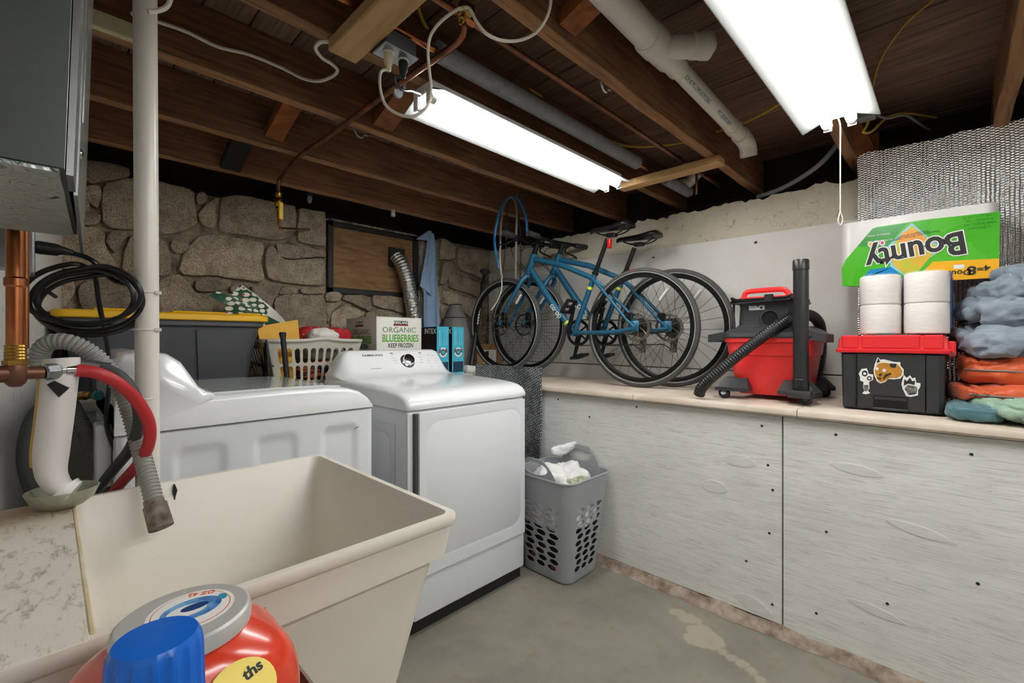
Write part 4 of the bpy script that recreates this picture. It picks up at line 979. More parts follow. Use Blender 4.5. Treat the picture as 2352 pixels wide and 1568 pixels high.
tag(puff('white_cloth', M_wcloth, onY(738, 775, 2.53), (.085, .06, .045), 5, wr=.016, ws=12), 'white cloth lying at the front of the beige basket', 'cloth')
M_orng = mat('striped cloth', '#c96a4c', .8, col2='#26262a', ns=9, st=(1, 1, 9), lo=.48, hi=.52)
tag(puff('striped_cloth', M_orng, (1.06, 2.58, 1.03), (.12, .1, .05), 8, wr=.012), 'dark and orange striped clothing seen through the basket slots', 'clothing')
tag(puff('yellow_cloth', mat('yellow bag', '#d7a62c', .6), (.86, 2.55, 1.05), (.055, .08, .07), 9, wr=.012), 'yellow bag seen through the left slots of the basket', 'bag')
tag(puff('grey_cloth', mat('grey clothing', '#8d8a88', .85), (1.08, 2.60, 1.125), (.11, .12, .04), 10, wr=.012), 'grey clothing packed in the middle of the basket', 'clothing')
# racket handle leaning in the gap behind the washer, folded black rack
ra, rb_ = P(664, 768, 2.13), P(692, 872, 2.13)
dr = (rb_ - ra).normalized(); ln = (ra.z - .012) / -dr.z
ra.y = 2.325; foot = V((min(ra.x + .11, .972), 2.31, .012))
rk = thing('bat', 'black grip-wrapped handle leaning in front of the beige basket', 'bat', foot)
def gr(i): return .0125 + .0012 * (1 if i % 3 == 0 else 0)
q = [ra.lerp(foot, .012 * i) for i in range(26)]
MB().tube(q, [gr(i) for i in range(26)], 12).build('grip', mat('black grip tape', '#19191a', .4), rk, world=True)
MB().tube([ra + V((0, 0, .012)), ra + V((0, 0, .008)), ra, ra.lerp(foot, .012)], [.013, .0165, .0165, .0135], 12).build('end_cap', M_blk, rk, world=True)
MB().tube([ra.lerp(foot, .3), ra.lerp(foot, .45), ra.lerp(foot, .7), foot], [.0125, .013, .014, .014], 12).build('barrel', mat('dark barrel', '#2b2b2d', .35), rk, world=True)
fr_ = thing('folding_rack', 'folded black slatted rack squeezed between tote and basket', 'rack', (.75, 2.5, ZL))
for i in range(5):
    x = .748 + .005 * i; y = 2.415 + .035 * i
    MB().bx(-.004, .004, -.007, .007, 0, .235, T4((x + .012, y, ZL)) @ R4(-4, 'Y')).build('slat', M_blk, fr_, world=True)
MB().bx(.752, .776, 2.405, 2.57, ZL + .1, ZL + .108).build('crossbar', M_blk, fr_, world=True)
# ---------------- white fruit carton
M_card = mat('white carton', '#d6d4cd', .7, col2='#cfccc4', ns=4)
M_grn = mat('green ink', '#4f9a1f', .6); M_dgrn = mat('dark green ink', '#5d7a4a', .6); M_ink = mat('black ink', '#1d1d1f', .6); M_rink = mat('red ink', '#8f1d22', .6); M_wink = mat('white ink', '#e6e6e2', .6)
X0, X1, Y0, Y1, ZT = 1.341, 1.655, 2.42, 2.81, 1.335
bb = thing('fruit_carton', 'white carton printed with green organic blueberries lettering on the ledge', 'box', ((X0 + X1) / 2, 2.6, ZL))
MB().bev(X0, X1, Y0, Y1, ZL, ZT, .003, 1).build('carton', M_card, bb, world=True)
MB().bev(X0 - .001, X0 + .16, Y0 - .002, Y1, ZT - .002, ZT + .002, .001, 1).build('flap', M_card, bb, world=True)
MB().bev(X0 + .163, X1 + .001, Y0 - .002, Y1, ZT - .002, ZT + .0015, .001, 1).build('flap', M_card, bb, world=True)
def face_front(px, py): M = frame(onY(px, py, Y0 - .0006), (1, 0, 0), (0, 0, 1)); return M
def face_left(px, py): return frame(onX(px, py, X0 - .0006), (0, -1, 0), (0, 0, 1))
for ff, dx, g in ((face_front, 0, 1), (face_left, 1, 0)):
    P_ = {0: ((921, 742.5), (918, 758), (921, 777.5), (921, 793.5)), 1: ((825.5, 744.5), (828.5, 762.5), (829, 781), (829, 796))}[dx]
    k = .97
    MB().bx(-.052 * k, .052 * k, -.015, .015, 0, .0004, ff(*P_[0])).build('brand_label', M_ink, bb, world=True)
    MB().bx(-.052 * k, .052 * k, -.015, -.009, 0, .0006, ff(*P_[0])).build('brand_stripe', M_rink, bb, world=True)
    L = ff(*P_[0]); txt('KIRKLAND', .022, M_wink, bb, L @ T4((0, .003, .0006)), world=True, bold=.01, sx=.98)
    txt('ORGANIC', .046, M_dgrn, bb, ff(*P_[1]), world=True, sx=1.12)
    txt('BLUEBERRIES', .062, M_grn, bb, ff(*P_[2]), world=True, bold=.02, sx=.72)
    txt('KEEP FROZEN', .038, M_ink, bb, ff(*P_[3]), world=True, bold=.012, sx=.74)
# ---------------- two cyan boxes
M_cyan = mat('cyan carton', '#35a9c2', .5, col2='#4fb8cc', ns=5); M_dkc = mat('dark photo print', '#1b1718', .45, col2='#4a2a28', ns=14, lo=.5, hi=.68)
for i, (xa, xb) in enumerate(((1.797, 1.897), (1.925, 2.028))):
    y0, y1, zt = 2.45, 2.72, 1.288
    t = thing('pool_part_box', ('cyan carton next to the blueberry carton, left one of the pair', 'cyan carton next to the brown box, right one of the pair')[i], 'box', ((xa + xb) / 2, 2.58, ZL), group='cyan cartons on the ledge')
    MB().bev(xa, xb, y0, y1, ZL, zt, .002, 1).build('carton', M_cyan, t, world=True)
    MB().bx(xa - .0012, xa, y0 + .002, y1 - .002, ZL + .002, zt - .002).build('photo_side', M_dkc, t, world=True)
    fy = y0 - .0006; xm = (xa + xb) / 2
    F_ = lambda x, z: frame((x, fy, z), (1, 0, 0), (0, 0, 1))
    txt('INTEX', .05, M_wink, t, frame((xa - .0018, y0 + .075, zt - .032), (0, -1, 0), (0, 0, 1)), world=True, bold=.01, sx=.95)
    em = F_(xm, ZL + .15)
    MB().lathe([(.033, 0), (.033, .0008)], 24, em).build('emblem', M_wink, t, world=True)
    MB().lathe([(.021, 0), (.021, .0014)], 24, em).build('emblem_core', M_ink, t, world=True)
    MB().lathe([(.014, 0), (.014, .002)], 24, em).build('emblem_eye', M_cyan, t, world=True)
    for s in (-1, 1): MB().bx(-.005, .005, -.014, .014, 0, .0012, em @ R4(20 * s, 'Z') @ T4((.028 * s, 0, 0))).build('emblem_mark', M_rink, t, world=True)
    MB().bx(xa + .008, xb - .008, fy - .0006, fy, ZL + .012, ZL + .085).build('picture_panel', mat('navy panel', '#20384e', .5), t, world=True)
    for (dx, w_) in ((-.03, .004), (-.018, .002), (.012, .002), (.03, .003)):
        MB().bx(xm + dx - w_ / 2, xm + dx + w_ / 2, fy - .0006, fy, ZL + .2, ZL + .3).build('side_print', mat('pale print', '#a9d6de', .6), t, world=True)
# ---------------- grey mesh cone, cardboard box, pole
gc = V((2.275, 2.85, ZL)); M_gry = mat('sheer grey fabric', '#7a7874', .6, col2='#6a6865', ns=5)
gn = thing('fabric_cone', 'collapsed sheer grey fabric funnel standing behind the cyan cartons', 'fabric funnel', gc)
MB().lathe([(.14, 0), (.14, .2), (.128, .27), (.09, .4), (.082, .42), (.072, .44), (.05, .50), (.046, .515)], 28, T4(gc)).build('fabric', M_gry, gn, world=True)
for (r, z) in ((.086, .41), (.047, .515)):
    MB().tube([gc + V((r * cos(a), r * sin(a), z)) for a in [2 * pi * i / 28 for i in range(28)]], .004, 6, closed=True).build('hoop', M_blk, gn, world=True)
M_brn = mat('brown cardboard', '#a5825a', .8, col2='#977650', ns=6)
cbx = thing('cardboard_box', 'brown cardboard box with shipping label in the corner behind the bikes', 'box', (2.5, 2.86, ZL))
MB().bev(2.43, 2.70, 2.765, 2.965, ZL, 1.165, .002, 1).build('carton', M_brn, cbx, world=True)
MB().bx(2.50, 2.64, 2.7638, 2.765, ZL + .04, ZL + .15).build('shipping_label', M_wink, cbx, world=True)
MB().bx(2.515, 2.555, 2.7630, 2.7638, ZL + .10, ZL + .14).build('barcode', M_ink, cbx, world=True)
tag(puff('paper_scrap', M_wcloth, (2.13, 2.50, ZL + .024), (.05, .035, .022), 4, wr=.012, ws=20, n=(24, 12)), 'crumpled white packaging at the foot of the black pole', 'packaging')
tag(MB().bev(2.24, 2.30, 2.40, 2.44, ZL, ZL + .02, .003, 1, ).build('orange_tag', mat('orange plastic', '#d9531e', .5)), 'small orange plastic tag lying by the black pole', 'tag')
p0 = V((2.215, 2.60, ZL + .002)); p1 = P(1114, 624, 3.72); p1.y = min(p1.y, 2.955)
po = thing('push_pole', 'black telescopic pole with mushroom top leaning in the corner', 'pole', p0)
L = (p1 - p0).length; MA = along(p0, p1)
MB().lathe([(.0175, 0), (.0175, L * .6), (.0175, L * .84)], 14, MA).build('tube', M_blk, po, world=True)
MB().lathe([(.02, L * .82), (.022, L * .83), (.022, L * .885), (.018, L * .89)], 14, MA).build('collar', M_blk, po, world=True)
MB().lathe([(.014, L * .885), (.014, L * .97)], 14, MA).build('inner_tube', M_blk, po, world=True)
MB().lathe([(.012, L * .962), (.03, L * .98), (.045, L), (.044, L + .006), (.02, L + .012)], 20, MA).build('mushroom_top', M_rub, po, world=True)
vd = (V((0, 0, 1.3)) - p0.lerp(p1, .6)); vd -= vd.project(p1 - p0); vd.normalize()
ax_ = (p0 - p1).normalized()
for i in range(11):
    if i in (4,): continue
    o = p0.lerp(p1, .73 - i * .028) + vd * .0176
    MB().bx(-.009, .009, -.0075, .0075, -.001, .0012, frame(o, ax_, vd.cross(ax_))).build('letter', M_wink, po, world=True)
# ---------------- vent plate, foil duct, towel
vp = onY(912, 588, YB - .02)
tag(MB().bev(vp.x - .065, vp.x + .065, YB - .028, YB - .0045, vp.z - .085, vp.z + .06, .004, 1).build('vent_plate', M_black), 'black vent plate on the boarded window', 'vent')
def foild():
    t = NT('foil duct'); n = t.noise(t.coord(), 45, 4, .7); t.bump(n, .8, .012); return t.fin('#c9c8c4', .2, 1.)
dd_ = tag(MB().corr([onY(910, 588, 2.945), onY(925, 612, 2.90), onY(937, 650, 2.875), onY(946, 700, 2.87), onY(955, 750, 2.87), onY(960, 800, 2.87), onY(962, 850, 2.87)], .05, .022, .05, 20).build('foil_duct', foild(), smooth=50), 'crinkled silver foil dryer duct curving down from the window', 'duct')
M_towel = mat('blue towel', '#93aac6', .95, col2='#869fbe', ns=40, bump=.5, bs=260)
Lb = [(984, 531), (981, 560), (974, 600), (965, 648), (972, 672), (972, 700), (972, 740), (974, 757)]
Rb = [(997, 537), (1002, 560), (1004, 600), (1006, 648), (1008, 672), (1009, 700), (1011, 735), (1010, 752)]
la = spline([onY(*p, 2.93) for p in Lb], 4); ra_ = spline([onY(*p, 2.93) for p in Rb], 4); nn = len(la) - 1
def tw(u, v, o=0):
    i = min(int(round(v * nn)), nn); p = la[i].lerp(ra_[i], u); return p + V((0, -.012 * sin(u * 3.2 * pi + v * 2) * min(1, v * 3 + .3) + o, 0))
mb = MB(); mb.grid(lambda u, v: tw(u, v), 24, nn); mb.grid(lambda u, v: tw(u, v, .012), 24, nn)
mb.grid(lambda u, v: tw(0, v, .012 * u), 1, nn); mb.grid(lambda u, v: tw(1, v, .012 * u), 1, nn); mb.grid(lambda u, v: tw(u, 1, .012 * v), 24, 1)
tw_ = thing('blue_towel', 'blue towel hanging from a nail beside the foil duct', 'towel', la[0])
mb.build('cloth', M_towel, tw_, world=True, smooth=70)
a, b, c, d = [onY(*p, 2.915) for p in ((985, 529), (992, 531), (983, 552), (956, 549))]
MB().loft([[a, b, c, d], [p + V((0, .01, 0)) for p in (a, b, c, d)]]).build('corner_flap', M_towel, tw_, world=True)
a, b, c, d = [onY(*p, 2.91) for p in ((978, 585), (984, 640), (992, 678), (965, 657))]
MB().loft([[a, b, c, d], [p + V((0, .008, 0)) for p in (a, b, c, d)]]).build('fold', M_towel, tw_, world=True)
# ================================================================ BICYCLES
M_teal = mat('teal frame paint', '#1f5c78', .42, .2, col2='#235f7c', ns=4)
M_tyre = mat('tyre rubber', '#4d4b48', .75, col2='#42403d', ns=20)
M_rimb = mat('black alloy', '#1c1c1d', .35, .5)
M_refl = mat('reflective stripe', '#c8c8c6', .3, .4)
M_spoke = mat('dark spoke', '#2a2a2b', .35, .8)
M_steel = mat('worn steel', '#97928a', .35, 1., col2='#7c766c', ns=30)
M_lime = mat('lime band', '#c9d13a', .5)
M_sad = mat('black saddle vinyl', '#161617', .3)
def wheel(par, cx, cz, disc, name):
    R, r = .3275, .0178
    M0 = T4((cx, 0, cz)) @ R4(90, 'X')
    def tor(R, r, n=72, k=8): return [[((R + r * cos(2 * pi * j / k)) * cos(2 * pi * i / n), (R + r * cos(2 * pi * j / k)) * sin(2 * pi * i / n), r * sin(2 * pi * j / k)) for j in range(k)] for i in range(n)]
    a = tor(R, r); w = MB().loft(a + [a[0]], False, False, M=M0).build(name, M_tyre, par)
    n = 72; sec = [(.311, .012), (.300, .011), (.290, .006), (.290, -.006), (.300, -.011), (.311, -.012)]
    a = [[(q * cos(2 * pi * i / n), q * sin(2 * pi * i / n), z) for q, z in sec] for i in range(n)]
    MB().loft(a + [a[0]], False, False, M=M0).build('rim', M_rimb, w)
    for s in (1, -1):
        a = tor(.3195, .0022, 72, 5); MB().loft(a + [a[0]], False, False, M=M0 @ T4((0, 0, .0155 * s))).build('reflective_stripe', M_refl, w)
    for i in range(28):
        a0 = 2 * pi * i / 28; s = 1 if i % 2 else -1; a1 = a0 + (.75 if (i // 2) % 2 else -.75)
        MB().tube([M0 @ V((.024 * cos(a1), .024 * sin(a1), .026 * s)), M0 @ V((.292 * cos(a0), .292 * sin(a0), .003 * s))], .0011, 4, caps=False).build('spoke', M_spoke, w)
    MB().lathe([(.008, -.055), (.012, -.052), (.012, -.03), (.027, -.028), (.027, -.024), (.015, -.02), (.015, .02), (.027, .024), (.027, .028), (.012, .03), (.012, .052), (.008, .055)], 18, M0).build('hub', M_rimb, w)
    rt = MB(); n = 40; y = -disc     # rotor on the left side (local +y = -z here)
    sec = [(.081, .001), (.066, .001), (.066, -.001), (.081, -.001)]
    a = [[((q + (.0025 * sin(10 * 2 * pi * i / n) if q > .07 else 0)) * cos(2 * pi * i / n), q * sin(2 * pi * i / n), z) for q, z in sec] for i in range(n)]
    rt.loft(a + [a[0]], False, False, M=M0 @ T4((0, 0, y)))
    for i in range(6):
        b0 = 2 * pi * i / 6; rt.tube([(.02 * cos(b0), .02 * sin(b0), 0), (.045 * cos(b0 + .35), .045 * sin(b0 + .35), 0), (.068 * cos(b0 + .55), .068 * sin(b0 + .55), 0)], .004, 4, M=M0 @ T4((0, 0, y)))
    rt.lathe([(.022, -.002), (.022, .002)], 16, M0 @ T4((0, 0, y)))
    rt.build('brake_rotor', M_steel, w)
    b0 = 2.2; M1 = M0 @ Matrix.Rotation(b0, 4, 'Z')
    MB().bev(.19, .27, -.006, .006, -.012, .012, .004, 1, M=M1).build('spoke_reflector', mat('clear reflector', '#d5d8d8', .2), w)
    return w
def bike(label, rear, ang, pitch, post=0., lamp=True, steer=0., zb=.925):
    t = thing('bicycle', label, 'bicycle', (rear[0], rear[1], zb), (0, -rad(pitch), rad(ang)), group='teal bicycles on the counter')
    ax = .345
    BB, SC, HT, HB, FX = V((.45, 0, .305)), V((.317, 0, .653)), V((.801, 0, .835)), V((.843, 0, .718)), 1.066
    wheel(t, 0, ax, .042, 'wheel'); wheel(t, FX, ax, .042, 'wheel')
    f = MB()
    f.tube([HB + V((-.008, 0, .03)), HB.lerp(BB, .5), BB], [.022, .0235, .022], 14)
    f.tube([HT + V((.006, 0, -.03)), HT.lerp(SC, .5), SC + V((0, 0, -.01))], [.019, .0185, .016], 14)
    f.tube([BB, SC.lerp(BB, .5), SC + (SC - BB).normalized() * .03], [.0175, .0165, .0165], 14)
    f.tube([HT + (HT - HB) * .05, HT, HB, HB - (HT - HB) * .05], [.024, .0235, .0245, .0245], 16)
    f.tube([BB + V((0, -.036, 0)), BB + V((0, .036, 0))], .023, 16)
    for s in (1, -1):
        f.tube([BB + V((-.01, .02 * s, 0)), V((.33, .045 * s, .305)), V((.12, .062 * s, .318)), V((.0, .064 * s, ax - .004))], [.014, .013, .011, .011], 10)
        f.tube([SC + V((0, .01 * s, -.015)), V((.25, .035 * s, .585)), V((.05, .063 * s, .385)), V((.0, .064 * s, ax))], [.01, .0095, .009, .01], 10)
        f.bev(-.022, .045, .058 * s - .005, .058 * s + .006, ax - .022, ax + .04, .006, 1)
    f.build('frame', M_teal, t, smooth=45)
    k = MB(); k.tube([HB + V((0, 0, 0)), HB - (HT - HB) * .28], [.026, .027], 14)
    crown = HB - (HT - HB) * .24
    for s in (1, -1):
        k.tube([crown + V((0, .012 * s, .0)), crown + V((.012, .045 * s, -.03)), crown.lerp(V((FX, .055 * s, ax)), .5) + V((.0, .028 * s, .0)), V((FX - .004, .056 * s, ax))], [.017, .0165, .0125, .01], 12)
    k.build('fork', M_teal, t, smooth=45)
    for (A, B_, u, r) in ((SC, BB, .19, .0172), (HB, BB, .86, .0232)):
        d_ = (B_ - A).normalized(); c = A.lerp(B_, u); MB().tube([c - d_ * .009, c + d_ * .009], r + .0006, 16).build('band', M_lime, t)
    xd = (BB - HB).normalized()
    txt('co·op', .052, M_wink, t, frame(HB.lerp(BB, .66) + V((0, .0236, 0)), xd, V((0, 1, 0)).cross(xd)), bold=.015, ext=.0012)
    # crankset
    MB().lathe([(.012, -.07), (.012, .07)], 12, T4(BB) @ R4(90, 'X')).build('bottom_bracket', M_rimb, t)
    cr = MB(); n = 44; sec = [(.087, .0015), (.068, .0015), (.068, -.0015), (.087, -.0015)]
    Mc = T4(BB + V((0, -.046, 0))) @ R4(90, 'X')
    a = [[((q + (.003 * (i % 2) if q > .07 else 0)) * cos(2 * pi * i / n), q * sin(2 * pi * i / n), z) for q, z in sec] for i in range(n)]
    cr.loft(a + [a[0]], False, False, M=Mc)
    for i in range(5):
        b0 = 2 * pi * i / 5; cr.tube([(0, 0, 0), (.07 * cos(b0), .07 * sin(b0), 0)], .006, 5, M=Mc)
    cr.build('chainring', M_rimb, t)
    for s, dx, dz in ((1, -.045, .160), (-1, .045, -.160)):
        e = BB + V((dx, .078 * s, dz)); MB().tube([BB + V((0, .066 * s, 0)), BB + V((0, .07 * s, 0)).lerp(V((dx, .078 * s, dz)), .1) * 1, e], [.017, .015, .011], 8).build('crank', M_rimb, t)
        pc = e + V((0, .06 * s, 0)); pd = MB()
        for o in (-.042, .042): pd.bx(pc.x - .045, pc.x + .045, pc.y + o - .006, pc.y + o + .006, pc.z - .009, pc.z + .009)
        for o in (-.042, 0, .042): pd.bx(pc.x + o - .007, pc.x + o + .007, pc.y - .045, pc.y + .045, pc.z - .008, pc.z + .008)
        q_ = R4(55 if s > 0 else 20, 'Y'); Mq = T4(pc) @ q_ @ T4(-pc); pd.v = [tuple(Mq @ V(p)) for p in pd.v]
        pd.build('pedal', M_blk, t)
    cs_ = MB(); M0 = T4((0, -.042, ax)) @ R4(90, 'X')
    for i in range(6): cs_.lathe([(.03 + .006 * i, -.0012), (.03 + .006 * i, .0012)], 24, M0 @ T4((0, 0, .012 - .0045 * i)))
    cs_.build('cassette', M_steel, t)
    rc, rs = .085, .04
    ch = [BB + V((rc * cos(a), -.046, rc * sin(a))) for a in [rad(x) for x in range(95, -91, -15)]] + [V((.06, -.044, .245)), V((.012, -.044, .215)), V((-.012, -.044, .24)), V((.02, -.044, .27)), V((-.02, -.044, ax - rs)), V((-rs, -.044, ax)), V((0, -.044, ax + rs))]
    MB().tube(ch, .0035, 5, closed=True).build('chain', mat('chain steel', '#4c4842', .4, .8), t)
    dl = MB(); dl.bev(-.02, .022, -.062, -.05, .255, .33, .006, 1); dl.bev(-.018, .02, -.05, -.046, .20, .275, .005, 1)
    dl.lathe([(.018, -.004), (.018, .004)], 14, T4((.008, -.046, .215)) @ R4(90, 'X')); dl.build('derailleur', M_steel, t)
    MB().bev(.02, .065, .046, .066, ax + .035, ax + .085, .006, 1).build('brake_caliper', M_rimb, t)
    MB().bev(FX - .07, FX - .03, .046, .07, ax + .03, ax + .09, .006, 1).build('brake_caliper', M_rimb, t)
    # cockpit
    sd = (HT - HB).normalized(); st0 = HT + sd * .005; st1 = HT + sd * .075
    s_ = MB(); s_.tube([st0, st1], .018, 12); bc_ = st1 + V((.075, 0, .025)); s_.tube([st1 - sd * .02, bc_], [.018, .016], 12); s_.build('stem', M_rimb, t)
    Ms = T4(bc_) @ R4(steer, 'Z') @ T4(-bc_)
    hb = MB(); hb.tube([Ms @ (bc_ + V((-.05 * abs(y) / .3, y, .01 * abs(y)))) for y in (-.31, -.2, -.1, 0, .1, .2, .31)], .013, 12); hb.build('handlebar', M_rimb, t)
    for s in (1, -1):
        g = MB(); g.tube([Ms @ (bc_ + V((-.05 * y / .3, y * s, .01 * y))) for y in (.195, .2, .31, .315)], [.014, .0185, .0195, .017], 12); g.build('grip', mat('grip rubber', '#2e2e2f', .7), t)
        l = MB(); l.tube(spline([Ms @ (bc_ + V((-.03, .16 * s, .0))), Ms @ (bc_ + V((.03, .165 * s, -.025))), Ms @ (bc_ + V((.045, .2 * s, -.045))), Ms @ (bc_ + V((.03, .27 * s, -.06))), Ms @ (bc_ + V((.015, .285 * s, -.075)))], 4), .006, 6); l.build('brake_lever', M_rimb, t)
        MB().bev(-.02, .025, .135 * s - .02, .135 * s + .02, -.022, .018, .006, 1, M=T4(bc_) @ R4(steer, 'Z')).build('shifter', M_rimb, t)
        c_ = MB(); c_.tube(spline([Ms @ (bc_ + V((.02, .12 * s, -.015))), bc_ + V((.11, .07 * s, -.03)), bc_ + V((.1, .03 * s, -.12)), HB + V((.045, .02 * s, .02)), HB + V((-.02, .026 * s, -.02))], 6), .0025, 6); c_.build('cable', M_bcab, t)
    # seat
    tu = (SC - BB).normalized(); top = SC + tu * (.265 + post)
    p_ = MB(); p_.tube([SC + tu * .02, top - tu * .02], .0137, 14); p_.build('seatpost', mat('black post', '#232324', .35, .5), t)
    MB().tube([SC + tu * .018, SC + tu * .034], .0205, 14).build('seat_clamp', M_rimb, t)
    sv = top + V((-.02, 0, .045))
    rg = []
    for (dx, hw, dz, th) in ((.150, .006, -.012, .012), (.145, .016, -.004, .02), (.12, .021, -.001, .024), (.06, .026, 0, .028), (0, .036, .002, .032), (-.05, .06, .006, .036), (-.09, .075, .010, .038), (-.115, .074, .012, .036), (-.13, .055, .010, .028), (-.136, .03, .004, .016)):
        rg.append([(sv.x + dx, sv.y + hw * cos(a), sv.z + dz + (th * .42 * sin(a) if sin(a) > 0 else th * .75 * sin(a)) - .012 * (cos(a) ** 4) - (.006 * math.exp(-(cos(a) / .25) ** 2) if sin(a) > 0 and dx < .05 else 0)) for a in [2 * pi * i / 22 for i in range(22)]])
    MB().loft(rg).build('saddle', M_sad, t, smooth=60)
    rl = MB()
    for s in (1, -1): rl.tube(spline([sv + V((.1, .012 * s, -.02)), sv + V((.05, .02 * s, -.04)), sv + V((-.05, .02 * s, -.042)), sv + V((-.1, .03 * s, -.02))], 4), .004, 6)
    rl.bev(sv.x - .03, sv.x + .03, -.024, .024, sv.z - .058, sv.z - .034, .006, 1); rl.build('saddle_rails', M_rimb, t)
    if lamp: lp = top - tu * .055 + V((-.024, 0, 0))
    else: lp = SC + tu * .045 + V((-.03, 0, 0))
    MB().bev(lp.x - .014, lp.x + .008, -.014, .014, lp.z - (.028 if lamp else .012), lp.z + (.03 if lamp else .012), .006, 2).build('tail_light', mat('red lens', '#c4161a', .25), t)
    return t
bike('front teal bicycle with white lettering and oval red tail light on the counter', (2.38, 1.304), 92.7, 2.1)
bike('rear teal bicycle nearest the wall with its saddle set lower', (2.545, 1.19), 94.9, 2.1, -.05, False, steer=-6)
# hoses hung on a hook above the handlebars
hk = onY(1181, 452, 2.19)
ho = thing('hanging_tubes', 'blue and clear tubes looped over a ceiling hook above the handlebars', 'tubes', hk)
MB().tube(spline([hk + V((0, .03, .01)), hk + V((0, 0, .008)), hk + V((0, -.02, -.004)), hk + V((0, -.03, .01))], 4), .003, 6).build('hook', M_galv, ho, world=True)
def hang(pxs, r, m): MB().tube(spline([P(a, b, d) for a, b, d in pxs], 6), r, 8).build('tube', m, ho, world=True)
dk = hk.x * S + hk.y * C
M_btube = mat('blue tubing', '#2f6f9e', .35); M_gtube = mat('grey tubing', '#6d6a60', .4)
hang([(1146, 617, 3.02), (1139, 580, 3.02), (1136, 545, 3.03), (1142, 508, 3.04), (1150, 480, 3.05), (1160, 460, 3.06), (1175, 452, 3.07), (1188, 455, 3.07), (1200, 475, 3.06), (1208, 500, 3.05), (1211, 535, 3.04), (1211, 542, 3.04)], .0095, M_btube)
hang([(1153, 640, 2.98), (1148, 600, 2.98), (1149, 560, 3.0), (1151, 510, 3.02), (1158, 470, 3.05), (1172, 453, 3.06), (1183, 462, 3.06), (1187, 490, 3.05), (1186, 525, 3.05), (1185, 580, 3.06), (1184, 640, 3.08)], .0085, M_gtube)
hang([(1155, 630, 3.1), (1160, 590, 3.1), (1163, 550, 3.1), (1165, 490, 3.1), (1172, 456, 3.08), (1182, 456, 3.08), (1192, 500, 3.1), (1196, 560, 3.1), (1195, 640, 3.12)], .005, M_bcab)
tag(MB().tube(spline([P(1152, 640, 2.97), P(1152, 665, 2.97), P(1143, 690, 2.97), P(1132, 707, 2.97), P(1128, 712, 2.97)], 5), .004, 6).build('thin_tube', mat('pale tubing', '#b9b4a5', .4)), 'thin pale tube dangling beside the front wheel', 'tube')
# ================================================================ THINGS ON THE RIGHT COUNTER
ZC = .9252
def faceX(p): return frame(p, (0, -1, 0), (0, 0, 1))
# ---------------- wet/dry vacuum
M_vred = mat('red vac plastic', '#ee3836', .35, col2='#e63230', ns=3); M_vblk = mat('dark vac plastic', '#37383a', .42, col2='#313234', ns=6)
vx, vy = 2.42, .605
va = thing('shop_vacuum', 'red and black wet-dry shop vacuum on casters with ribbed hose', 'vacuum', (vx, vy, ZC))
def vr(h, z, r=.06, hx=None): return [(vx + a, vy + b, z) for a, b in rr(hx or h, h, r, 5)]
MB().loft([vr(.128, .948, .03), vr(.132, .955, .04), vr(.148, 1.0), vr(.160, 1.09), vr(.164, 1.125), vr(.170, 1.13), vr(.176, 1.185), vr(.185, 1.19), vr(.187, 1.205), vr(.187, 1.212)]).build('tub', M_vred, va, world=True)
MB().loft([vr(.19, 1.208), vr(.193, 1.214), vr(.19, 1.232), vr(.165, 1.25), vr(.14, 1.262)]).build('lid', M_vblk, va, world=True)
for s, wv in ((-1, .228), (1, .258)):
    r = [(vx - .17, vy + s * .17), (vx - .15, vy + s * wv), (vx + .02, vy + s * wv), (vx + .06, vy + s * .17)]
    if s < 0: r = r[::-1]
    MB().loft([[(x, y, 1.20 - (.012 if abs(y - vy) > .2 else 0)) for x, y in r], [(x, y, 1.238 - (.014 if abs(y - vy) > .2 else 0)) for x, y in r]]).build('lid_latch', M_vblk, va, world=True)
hy = vy + .018
def hr(h, z, r=.035): return [(vx - .015 + a, hy + b, z) for a, b in rr(h * 1.05, h, r, 3)]
MB().loft([hr(.125, 1.255), hr(.112, 1.27), hr(.108, 1.35), hr(.112, 1.372), hr(.13, 1.38), hr(.13, 1.39), hr(.112, 1.394)]).build('motor_head', M_vblk, va, world=True)
MB().loft([hr(.116, 1.393), hr(.11, 1.40), hr(.06, 1.402)]).build('top_cover', M_vred, va, world=True)
MB().tube(spline([(vx - .09, hy + .095, 1.398), (vx - .092, hy + .085, 1.422), (vx - .094, hy + .06, 1.43), (vx - .094, hy - .06, 1.43), (vx - .092, hy - .085, 1.422), (vx - .09, hy - .1, 1.398)], 5), .012, 10).build('handle', M_vred, va, world=True)
for k, z in enumerate((1.383, 1.392, 1.374)):
    ring = [(vx - .015 + a, hy + b, z + .006 * sin(i * .9 + k)) for i, (a, b) in enumerate(rr(.142 + .003 * k, .135 + .003 * k, .04, 5))]
    MB().tube(ring, .005, 6, closed=True).build('power_cord', M_bcab, va, world=True)
MB().bev(vx - .168, vx - .15, hy - .05, hy - .015, 1.372, 1.405, .003, 1).build('cord_clip', M_blk, va, world=True)
MB().tube(spline([(vx - .1, hy + .135, 1.37), (vx - .12, hy + .13, 1.33), (vx - .13, hy + .125, 1.28), (vx - .14, hy + .12, 1.25)], 5), .005, 6).build('cord_tail', M_bcab, va, world=True)
fx = vx - .015 - .108 * 1.05
pc_ = onX(1768, 731, fx - .012)
MB().lathe([(.044, 0), (.044, .012), (.04, .016), (.034, .016), (.034, -.004)], 28, T4(V((fx + .004, pc_.y, pc_.z))) @ R4(-90, 'Y'), cap0=False, cap1=False).build('port_ring', M_vblk, va, world=True)
MB().lathe([(.034, 0), (.034, .008)], 24, T4(V((fx + .002, pc_.y, pc_.z))) @ R4(-90, 'Y')).build('port', M_gap, va, world=True)
